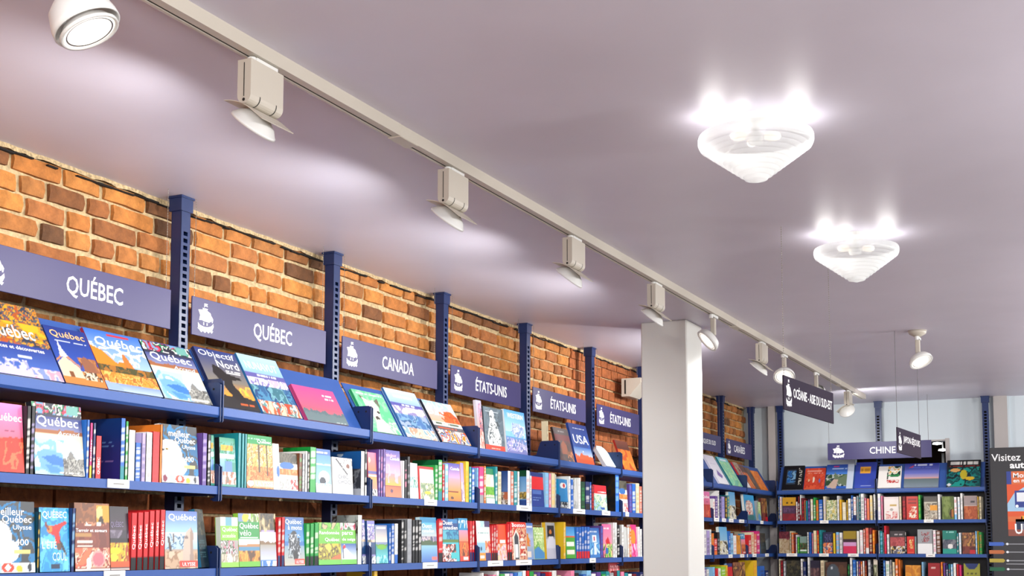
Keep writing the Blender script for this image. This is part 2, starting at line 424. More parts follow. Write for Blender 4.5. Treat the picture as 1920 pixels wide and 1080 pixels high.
# ---------------------------------------------------------------- signs
SHIP = [[(.40, 1.0), (.40, .86), (.43, .86), (.43, .91), (.62, .90), (.56, .95), (.62, 1.0), (.43, 1.0)],
        [(.30, .83), (.62, .83), (.58, .76), (.34, .76)],
        [(.06, .74), (.30, .77), (.30, .40), (.12, .38), (.17, .56)],
        [(.32, .77), (.60, .76), (.78, .70), (.86, .56), (.84, .42), (.70, .36), (.32, .38)],
        [(.86, .60), (.95, .50), (.92, .38), (.87, .38)],
        [(.36, .34), (.42, .34), (.42, .24), (.36, .24)], [(.56, .33), (.62, .33), (.62, .24), (.56, .24)],
        [(.05, .30), (.16, .22), (.40, .18), (.62, .19), (.84, .25), (.96, .36), (.98, .24), (.90, .10), (.06, .12)],
        [(.02, .10), (.96, .09), (.88, .0), (.78, .05), (.68, -.02), (.58, .04), (.47, -.03), (.36, .03), (.25, -.03), (.15, .04)]]
def ship(mb, x0, z0, h, wd, y=-.0006):
    for p in SHIP:
        n = len(p); mb.add([(x0 + a * wd, y, z0 + c * h) for a, c in p], [tuple(range(n))])
def bead_chain(p0, p1, r=.0025, step=.009):
    b = MB(); p0, p1 = Vector(p0), Vector(p1); n = int((p1 - p0).length / step)
    for i in range(n + 1):
        c = p0.lerp(p1, i / n)
        b.add([c + Vector(d) * r for d in ((1, 0, 0), (0, 1, 0), (-1, 0, 0), (0, -1, 0), (0, 0, 1), (0, 0, -1))],
              [(0, 1, 4), (1, 2, 4), (2, 3, 4), (3, 0, 4), (1, 0, 5), (2, 1, 5), (3, 2, 5), (0, 3, 5)])
    b.box(p0.x - .0004, p0.y - .0004, min(p0.z, p1.z), p0.x + .0004, p0.y + .0004, max(p0.z, p1.z))
    return b
def sign(org, rz, width, txt, tx, label, m='sign', h=.131, shipx=(.03, .118), chains=True, wire=False, top=None, fade=False):
    r = bpy.data.objects.new('hanging_sign', None); sc.collection.objects.link(r); r.location = org; r.rotation_euler = (0, 0, rz)
    r['label'] = label; r['category'] = 'sign'; r['group'] = 'section signs hung from the ceiling'
    b = MB(); b.box(0, 0, 0, width, .006, h, bev=.0012); p = obj('panel', b, M[m], r)
    b = MB(); add_text(b, txt, tx[0], h * tx[2], tx[1], h * tx[3], bold=.012); obj('lettering', b, M['letter'], p)
    b = MB(); ship(b, shipx[0], .017, .098, shipx[1] - shipx[0]); obj('ship_emblem', b, M['letter'], p)
    if chains:
        top = H - org[2]
        for x in (.012, width - .022):
            if wire:
                b = MB(); b.tube((x, .003, h), (x, .003, top), .0016, 6)
            else: b = bead_chain((x, .003, h), (x, .003, top))
            obj('chain' if not wire else 'wire', b, M['chain'] if not wire else ink('6c6a6e'), r)
    return r
def Yp(x): return onX(x, 700, -2.775)[1]
SG = [(2.352, 3.141, 'QUÉBEC', 121, 228, 'violet QUÉBEC sign nearest the camera, cut by the left edge'),
      (3.246, 4.031, 'QUÉBEC', 475, 547, 'violet QUÉBEC sign between the first and second full posts'),
      (4.147, 4.918, 'CANADA', 717, 776, 'violet CANADA sign above the display shelf'),
      (5.05, 5.80, 'ÉTATS-UNIS', 892, 950, 'violet ÉTATS-UNIS sign nearest the CANADA sign'),
      (5.951, 6.675, 'ÉTATS-UNIS', 1032, 1079, 'violet ÉTATS-UNIS sign in the middle of the three'),
      (6.85, 7.57, 'ÉTATS-UNIS', 1143, 1181, 'violet ÉTATS-UNIS sign touching the white column'),
      (8.66, 9.40, 'AMÉRIQUE DU SUD', None, None, 'violet AMÉRIQUE DU SUD sign cut off by the white column'),
      (9.56, 10.30, 'CARAÏBES', 1373, 1393, 'violet CARAÏBES sign in the corner of the brick wall')]
for (y0, y1, t, a, c, lb) in SG:
    if a: ya, yb = onX(a, 640, -2.775)[1] - y0, onX(c, 640, -2.775)[1] - y0
    elif 'AM' in t: ya, yb = .15, .60
    else: ya, yb = .3, .5
    za, zb = (.28, .70) if 'É' not in t and 'Ï' not in t else (.28, .80)
    if t == 'QUÉBEC': za, zb = .22, .82
    if t == 'AMÉRIQUE DU SUD': za, zb = .34, .72
    sign((-2.775, y0, 2.25), PI / 2, y1 - y0, t, (ya, yb, za, zb), lb, shipx=(.025, .112))
# free-hanging signs over the aisle
sign((-1.084, 4.481, 2.037), PI / 2 - .075, .638, 'OCÉANIE - ASIE DU SUD-EST', (.11, .615, .42, .78), 'dark sign OCÉANIE - ASIE DU SUD-EST hanging on bead chains', 'signd', .126, (.02, .09))
sign((-1.076, 6.987, 2.044), PI / 2 - .07, .587, 'JAPON-SÉJOURS', (.14, .56, .40, .80), 'dark sign JAPON-SÉJOURS seen at a steep angle before the CHINE sign', 'signd', .140, (.02, .10), wire=True)
sign((-2.105, 10.12, 2.222), 0, .80, 'CHINE', (.33, .53, .30, .70), 'violet CHINE sign hanging before the back wall shelves', h=.135, shipx=(.035, .135), wire=True)

# ---------------------------------------------------------------- lighting track
b = MB(); y0t, y1t = .2, 9.93; X0 = -1.779
b.prism([(-.018, 0), (-.018, -.034), (-.010, -.034), (-.010, -.012), (-.002, -.012), (-.002, -.034), (.020, -.034), (.020, 0)], 'y', y0t, y1t)
t = bpy.data.objects.new('lighting_track', None); sc.collection.objects.link(t); t.location = (X0, 0, H)
t['label'] = 'long beige lighting track running along the ceiling'; t['category'] = 'track'
obj('rail', b, M['beige'], t)
b = MB(); b.box(-.0098, y0t, -.0315, -.0022, y1t, -.0125); obj('slot', b, M['slot'], t)
for yj in (2.95, 6.33, 9.0):
    b = MB(); b.box(-.021, yj - .05, -.037, .022, yj + .05, -.001, bev=.002); obj('joiner', b, M['beige'], t)
def spot_head(y, aim, label, x=X0, light=True, boxn=True, pw=1.0, hood=False, cone=None):
    """gear box hanging from the track, curved shade and round reflector lamp below it"""
    r = bpy.data.objects.new('track_spotlight', None); sc.collection.objects.link(r); r.location = (x, y, H - .036)
    r['label'] = label; r['category'] = 'spotlight'; r['group'] = 'spotlights along the ceiling'
    b = MB(); b.lathe([(0, 0), (.010, 0), (.010, -.02), (0, -.02)], 14, 0, Vector((0, 0, 1)), (0, -.035, 0)); b.box(-.012, -.03, -.012, .012, .05, .001, bev=.001)
    obj('adapter', b, M['white'], r)
    n = Vector(aim).normalized()
    L = .062
    if boxn:
        prof = [(.019, -.012), (.019, -.097)] + [(.019 * math.cos(a), -.097 + .019 * math.sin(a)) for a in [-PI * i / 10 for i in range(1, 10)]] + [(-.019, -.097), (-.019, -.012)]
        b = MB(); b.prism(prof[::-1], 'y', -L, L); bx = obj('gear_box', b, M['beige'], r)
        b = MB()
        for yy in (-.028, .034):
            pr = [(.0194 * math.cos(a), -.097 + .0194 * math.sin(a)) for a in [.35 - (PI + .2) * i / 12 for i in range(13)]]
            vs = [(p[0], yy, p[1]) for p in pr] + [(p[0], yy + .003, p[1]) for p in pr]
            b.add(vs, [(i, i + 1, i + 14, i + 13) for i in range(12)])
        obj('groove', b, M['slot'], bx)
        b = MB(); b.box(-.001, -L - .0008, -.10, .001, -L, -.02); b.disc(.004, 0, 12, 0, Vector((0, -1, 0)), (0, -L - .001, -.108)); obj('seam', b, M['slot'], bx)
        c = Vector((-.014, 0, -.143))
    else:
        b = MB(); b.box(-.012, -.012, -.10, .012, .012, -.015, bev=.003); obj('stem', b, M['beige'], r)
        c = Vector((0, 0, -.10)) + n * .035
    # curved sheet shade behind the lamp
    if boxn:
        b = MB(); th = math.atan2(-n.x, -n.z)
        prof = []
        for i in range(9):
            s_ = -.066 + .124 * i / 8; prof.append((s_, .028 - .026 * max(0, (-s_ + .01) / .076) ** 2))
        out_ = []
        ax = Vector((math.cos(th), 0, -math.sin(th))); up = -Vector((n.x, 0, n.z)).normalized()
        for (s_, d) in prof:
            p = c + ax * s_ + up * d; out_.append((p.x, p.z))
        back = [(p[0] + up.x * .002, p[1] + up.z * .002) for p in out_]
        b.prism(out_ + back[::-1], 'y', -.056, .064); obj('shade_plate', b, M['beige'], r)
    b = MB(); R_ = .056
    b.lathe([(.012, -.026), (.030, -.020), (.047, -.008), (R_, .004), (R_ + .003, .006), (R_ + .003, .012), (R_ - .001, .012), (R_ - .003, .009)], 36, 0, n, c)
    b.disc(.012, -.026, 36, 0, n, c)
    if not boxn and hood: b.lathe([(.042, -.062), (.058, -.045), (.066, -.015), (.067, .0), (.064, .0), (.062, -.015), (.054, -.043)], 36, 0, n, c)
    elif not boxn: b.lathe([(.050, -.022), (.062, -.004), (.064, .012), (.061, .012), (.059, -.002), (.048, -.019)], 36, 0, n, c)
    lamp = obj('reflector', b, M['white'], r, smooth=True)
    b = MB(); b.disc(R_ - .004, .0095, 36, 0, n, c); obj('lamp_glass', b, M['lamp'], lamp)
    b = MB(); b.lathe([(R_ - .011, .0097), (R_ - .008, .0102), (R_ - .0085, .0099)], 36, 0, n, c); obj('glass_ring', b, M['steel'], lamp)
    if light:
        ld = bpy.data.lights.new('lamp_light', 'SPOT'); ld.energy = POW_SPOT * pw; ld.spot_size = math.radians(cone or 162); ld.spot_blend = .45
        ld.shadow_soft_size = .045; ld.color = (1, .985, .96)
        lo = bpy.data.objects.new('lamp_light', ld); sc.collection.objects.link(lo); lo.parent = r
        lo.location = c + n * .02; nl = (n + Vector((0, 0, .22 if boxn else 0))).normalized(); lo.rotation_euler = nl.to_track_quat('-Z', 'Y').to_euler()
    return r
AW = (-.65,.0,-.76)
HEADS = [(.55, AW, 'spotlight on the track beyond the near edge', 1), (1.735, (.40, .226, -.887), 'bright round spotlight facing the camera at the upper left', 0),
         (2.303, AW, 'spotlight with large gear box nearest the camera', 1), (3.245, AW, 'second gear-box spotlight along the track, above the second QUÉBEC bay', 1),
         (4.173, AW, 'third gear-box spotlight along the track, just before the last long gap', 1), (5.08, AW, 'gear-box spotlight hanging just left of the column top', 1),
         (5.925, (-.62, -.42, -.66), 'bright round spotlight on a stem turned back beside the column', 2), (6.854, AW, 'gear-box spotlight first beyond the white column', 1),
         (7.372, (.1, -.55, -.7), 'glaring spotlight just above the left chain of the OCÉANIE sign', 2), (8.244, (-.2, .75, -.65), 'small spotlight peeking over the OCÉANIE sign', 2), (9.319, (.15, .8, -.55), 'last gear-box spotlight at the far track end', 1)]
for (y, a, lb, kd) in HEADS:
    spot_head(y, a, lb, boxn=(kd == 1), hood=(kd == 0), cone=(None if kd == 1 else 100), pw=.22 if kd == 0 else (.45 if kd == 2 else 1.0) * (2.0 if 6.5 < y < 9 else .6 if y > 9 else 1))
# one more of the same lamps over the aisle, on a small ceiling canopy
r = spot_head(7.05, (.40, -.33, -.85), 'bright round ceiling spotlight above the JAPON-SÉJOURS sign', x=-.965, boxn=False, pw=.3, cone=100)
b = MB(); b.lathe([(0, .036), (.05, .036), (.045, .018), (.012, 0), (0, 0)], 24); obj('canopy', b, M['beige'], r, smooth=True)

# ---------------------------------------------------------------- rippled cone lamps
def cone_lamp(x, y, label):
    r = bpy.data.objects.new('ceiling_lamp', None); sc.collection.objects.link(r); r.location = (x, y, H)
    r['label'] = label; r['category'] = 'ceiling lamp'; r['group'] = 'rippled cone lamps on the ceiling'
    R0 = .156; zr = -.062; prof = [(R0 - .002, zr + .006), (R0, zr), (R0, zr - .012)]
    n = 10; dz = .101
    for i in range(n):
        r0 = R0 * (1 - i / n) + .022 * (i / n); z0 = zr - .016 - dz * (i / n)
        r1 = R0 * (1 - (i + 1) / n) + .022 * ((i + 1) / n); z1 = zr - .016 - dz * ((i + 1) / n)
        prof += [(r0 - .001, z0), (r0 * .55 + r1 * .45 + .0012, z0 * .55 + z1 * .45 - .0035), (r1 + .0015, z1 + .001)]
    prof += [(.015, zr - .119), (.006, zr - .122), (0, zr - .1225)]
    b = MB(); b.lathe(prof, 56); obj('rippled_shade', b, M['shade'], r, smooth=True)
    b = MB(); b.lathe([(0, 0), (.05, 0), (.045, -.012), (.012, -.018), (.012, -.045), (.02, -.05), (.02, -.075), (0, -.075)], 24)
    for a in (0.3, 2.4, 4.5):
        b.tube((.012 * math.cos(a), .012 * math.sin(a), -.02), ((R0 - .004) * math.cos(a), (R0 - .004) * math.sin(a), zr + .002), .0016, 6)
    obj('lamp_holder', b, M['white'], r)
    rv = Vector((_r[0], _r[1], 0)).normalized(); bk = Vector((-rv.y, rv.x, 0))
    for d in (-rv, rv, bk):
        b = MB(); c = d * .05; b.lathe([(0, -.026), (.009, -.024), (.013, -.010), (.013, .006), (.008, .016), (0, .02)], 14, 0, d, c + Vector((0, 0, -.055)))
        obj('bulb', b, BULB, r, smooth=True)
        ld = bpy.data.lights.new('bulb_light', 'POINT'); ld.energy = POW_CONE; ld.shadow_soft_size = .035; ld.color = (1, .97, .93)
        lo = bpy.data.objects.new('bulb_light', ld); sc.collection.objects.link(lo); lo.parent = r; lo.location = d * .118 + Vector((0, 0, -.060))
BULB = mat('bulb_glow', 'fff2dc', .4, emit=1.0)
cone_lamp(-.857, 3.276, 'larger, nearer cone-shaped ceiling lamp with a rippled shade')
cone_lamp(-.859, 4.721, 'smaller, farther cone-shaped ceiling lamp with a rippled shade')
# unseen fill lights added behind and beside the view to brighten the ceiling
for (x, y) in ((-.86, .7), (-.6, -1.6), (.9, 1.2), (.9, 3.4), (.9, 5.8), (1.0, 7.6), (1.2, 9.3), (2.4, 4.6), (2.4, 1.0)):
    ld = bpy.data.lights.new('shop_lamp', 'POINT'); ld.shadow_soft_size = .16; ld.energy = POW_FILL * (1.5 if y > 7 else 1); ld.color = (1, .98, .96)
    lo = bpy.data.objects.new('shop_lamp', ld); sc.collection.objects.link(lo); lo.location = (x, y, H - .42)

# cream box high on the wall behind the column, hooks, poster board
p = onX(1180, 690, -2.76)
b = MB(); b.prism([(0, 0), (.13, -.0), (.13, -.03), (.05, -.115), (0, -.115)], 'y', 0, .2)
r = obj('wall_speaker', b, M['beige'], label='cream wedge-shaped wall box high up just left of the column', cat='speaker', loc=(-2.83, 7.40, 2.60))
b = MB(); b.box(.02, -.001, -.10, .03, .0, -.01); obj('seam', b, M['slot'], r)

YPO = 10.2
xl = onY(1855, 843, YPO)[0]
r = bpy.data.objects.new('poster_board', None); sc.collection.objects.link(r); r.location = (xl, YPO, 0)
r['label'] = 'black board reading Visitez with a metro poster, at the right edge'; r['category'] = 'poster'
b = MB(); b.box(0, 0, .9, 1.2, .02, 2.285, bev=.003); bd = obj('panel', b, M['board'], r)
U = lambda x: onY(x, 950, YPO)[0] - xl
Z = lambda x, y: onY(x, y, YPO)[2]
b = MB(); add_text(b, 'Visitez', U(1862), Z(1862, 865), U(1917), Z(1917, 850), y=-.001, bold=.01)
add_text(b, 'autrement', U(1896), Z(1896, 878.5), U(1896) + .34, Z(1896, 867.5), y=-.001, bold=.03); obj('lettering', b, M['letter'], bd)
# poster: flat print in colour fields
b = MB(); mats = [ink(c) for c in ('cf6a3a', '9cc0da', '2d3f8a', 'd4552c', 'dfe3e6', 'e7a13a', '8a4a3c', '23304a', 'ffffff')]
ux0, ux1 = U(1889), U(1889) + .34; zt, zb = Z(1890, 884), Z(1890, 1005); hh = zt - zb; ww = ux1 - ux0
q = lambda u0, v0, u1, v1, mi, y: b.add([(ux0 + u0 * ww, y, zb + v0 * hh), (ux0 + u1 * ww, y, zb + v0 * hh), (ux0 + u1 * ww, y, zb + v1 * hh), (ux0 + u0 * ww, y, zb + v1 * hh)], [(0, 1, 2, 3)], mi)
q(0, 0, 1, 1, 3, -.0012); q(0, .80, .1, 1, 2, -.0014); q(.1, .80, 1, 1, 0, -.0014)
b.add([(ux0 + u * ww, -.0014, zb + v * hh) for u, v in ((0, .38), (1, .38), (1, .78), (.42, .78), (.15, .66), (0, .5))], [(0, 1, 2, 3, 4, 5)], 1)
q(.16, .44, .52, .70, 2, -.0016); q(.20, .53, .48, .67, 4, -.0018)
q(0, .22, .3, .30, 0, -.0014); q(.28, .22, 1, .31, 5, -.0014); q(0, 0, 1, .10, 6, -.0014); q(.16, .1, .36, .26, 7, -.0014)
for cx in (.2, .47): b.disc(.011, 0, 14, 8, Vector((0, -1, 0)), (ux0 + cx * ww, -.0018, zb + .46 * hh))
obj('poster_sheet', b, mats, bd)
b = MB(); add_text(b, 'Montréal', ux0 + .14 * ww, zb + .90 * hh, ux0 + .75 * ww, zb + .975 * hh, y=-.002); add_text(b, 'en métro', ux0 + .14 * ww, zb + .825 * hh, ux0 + .65 * ww, zb + .885 * hh, y=-.002)
add_text(b, 'ULYSSE', ux0 + .14 * ww, zb + .03 * hh, ux0 + .95 * ww, zb + .19 * hh, y=-.002); obj('poster_lettering', b, M['letter'], bd)
for i, (y_, c) in enumerate(((1020, '3a5fb4'), (1035, 'b4663a'), (1051, 'ab9a3c'), (1067, '145a3c'))):
    b = MB(); zc = Z(1865, y_); h2 = .014
    b.add([(U(1852) + a, -.001, zc + c_) for a, c_ in ((.0, -h2), (.10, -h2), (.112, 0), (.10, h2), (0, h2))], [(0, 1, 2, 3, 4)])
    b.disc(.009, 0, 14, 1, Vector((0, -1, 0)), (.105, -.002, zc))
    obj('legend_pill', b, [ink(c), ink('dfe4e8')], bd)
    b = MB()
    for j in range(1 + (i == 2)): b.box(U(1883), -.0014, zc - .004 - j * .025, U(1883) + .30, -.001, zc + .003 - j * .025)
    obj('legend_line', b, ink('8d8f94'), bd)
# lamps seen in the passage behind the opening
for (x, y, lb) in ((1757, 833, 'small bright lamp deep in the dark passage, upper one'), (1768, 845, 'small bright lamp in the passage beside a white pipe')):
    p = onY(x, y, YB + .9); b = MB(); b.lathe([(0, .02), (.035, .014), (.04, 0), (0, -.006)], 16, 0)
    o = obj('passage_lamp', b, mat('passage_glow', 'ffffff', .4, emit=3), loc=tuple(p), label=lb, cat='lamp')
    s_ = MB(); s_.tube((0, 0, .018), (0, 0, 2.55 - p[2]), .006); obj('stem', s_, M['white'], o)
p = onY(1768, 850, YB + .85); b = MB(); b.tube((0, 0, -.4), (0, 0, 0), .012, 12)
obj('white_pipe', b, M['white'], loc=tuple(p), label='short white pipe standing in the dark passage', cat='pipe')
# ---------------------------------------------------------------- printed covers (painted point by point on the cover's own mesh)
class Paint:
    def __init__(s, w, h, base, seed=0):
        s.w, s.h = w, h; s.a = np.zeros((h, w, 3)); s.a[:] = hexc(base); s.rg = np.random.RandomState(seed % 9999)
        s.U, s.V = np.meshgrid(np.linspace(0, 1, w), np.linspace(0, 1, h))
    def put(s, m, c, al=1.0): s.a[m] = s.a[m] * (1 - al) + np.array(hexc(c)) * al
    def g(s, v0, v1, c0, c1, u0=0, u1=1):
        m = (s.V >= v0) & (s.V <= v1) & (s.U >= u0) & (s.U <= u1); t = ((s.V - v0) / max(1e-6, v1 - v0))[m][:, None]
        s.a[m] = np.array(hexc(c0)) * (1 - t) + np.array(hexc(c1)) * t
    def r(s, u0, v0, u1, v1, c): s.put((s.U >= u0) & (s.U <= u1) & (s.V >= v0) & (s.V <= v1), c)
    def e(s, u, v, ru, rv, c): s.put(((s.U - u) / ru) ** 2 + ((s.V - v) / rv) ** 2 <= 1, c)
    def p(s, pts, c):
        m = np.zeros(s.U.shape, bool); n = len(pts)
        for i in range(n):
            (x1, y1), (x2, y2) = pts[i], pts[(i + 1) % n]
            if y1 == y2: continue
            m ^= ((s.V > y1) != (s.V > y2)) & (s.U < (x2 - x1) * (s.V - y1) / (y2 - y1) + x1)
        s.put(m, c)
    def n(s, u0, v0, u1, v1, cs, k=10, al=1.0):
        """mottled patches in the colours cs"""
        def fld(k):
            gr = s.rg.rand(k + 2, k + 2); x = s.U * k; y = s.V * k; xi = x.astype(int); yi = y.astype(int); fx = x - xi; fy = y - yi
            return (gr[yi, xi] * (1 - fx) + gr[yi, xi + 1] * fx) * (1 - fy) + (gr[yi + 1, xi] * (1 - fx) + gr[yi + 1, xi + 1] * fx) * fy
        f = fld(k) * .6 + fld(k * 2) * .4; m0 = (s.U >= u0) & (s.U <= u1) & (s.V >= v0) & (s.V <= v1)
        if not m0.any(): return
        q = np.quantile(f[m0], np.linspace(0, 1, len(cs) + 1))
        for i, c in enumerate(cs):
            if c: s.put(m0 & (f >= q[i]) & (f <= q[i + 1]), c, al)
    def m(s, v, amp, c, k=6, low=0):
        """everything between low and a ragged ridge line"""
        x = s.U[0] * k; gr = s.rg.rand(k + 3); xi = x.astype(int); fx = x - xi; rd = gr[xi] * (1 - fx) + gr[xi + 1] * fx
        gr = s.rg.rand(k * 3 + 3); x = s.U[0] * k * 3; xi = x.astype(int); fx = x - xi; rd = rd * .7 + .3 * (gr[xi] * (1 - fx) + gr[xi + 1] * fx)
        s.put((s.V <= (v + amp * (rd - .5))[None, :]) & (s.V >= low), c)
    def x(s, u0, u1, v, h, c):
        """a line of small print"""
        k = max(3, int((u1 - u0) * s.w * .6)); on = s.rg.rand(k) > .22; ui = np.clip(((s.U - u0) / (u1 - u0) * k).astype(int), 0, k - 1)
        s.put((s.U >= u0) & (s.U <= u1) & (np.abs(s.V - v) <= h / 2) & on[ui], c, .85)
def run(P, ops):
    for o in ops: getattr(P, o[0])(*o[1:])
    P.a = np.clip(P.a, 0, 1) ** 1.2 * .88      # printing inks on coated paper
DG = [('m', .30, .2, '3f6f3a', 5)]
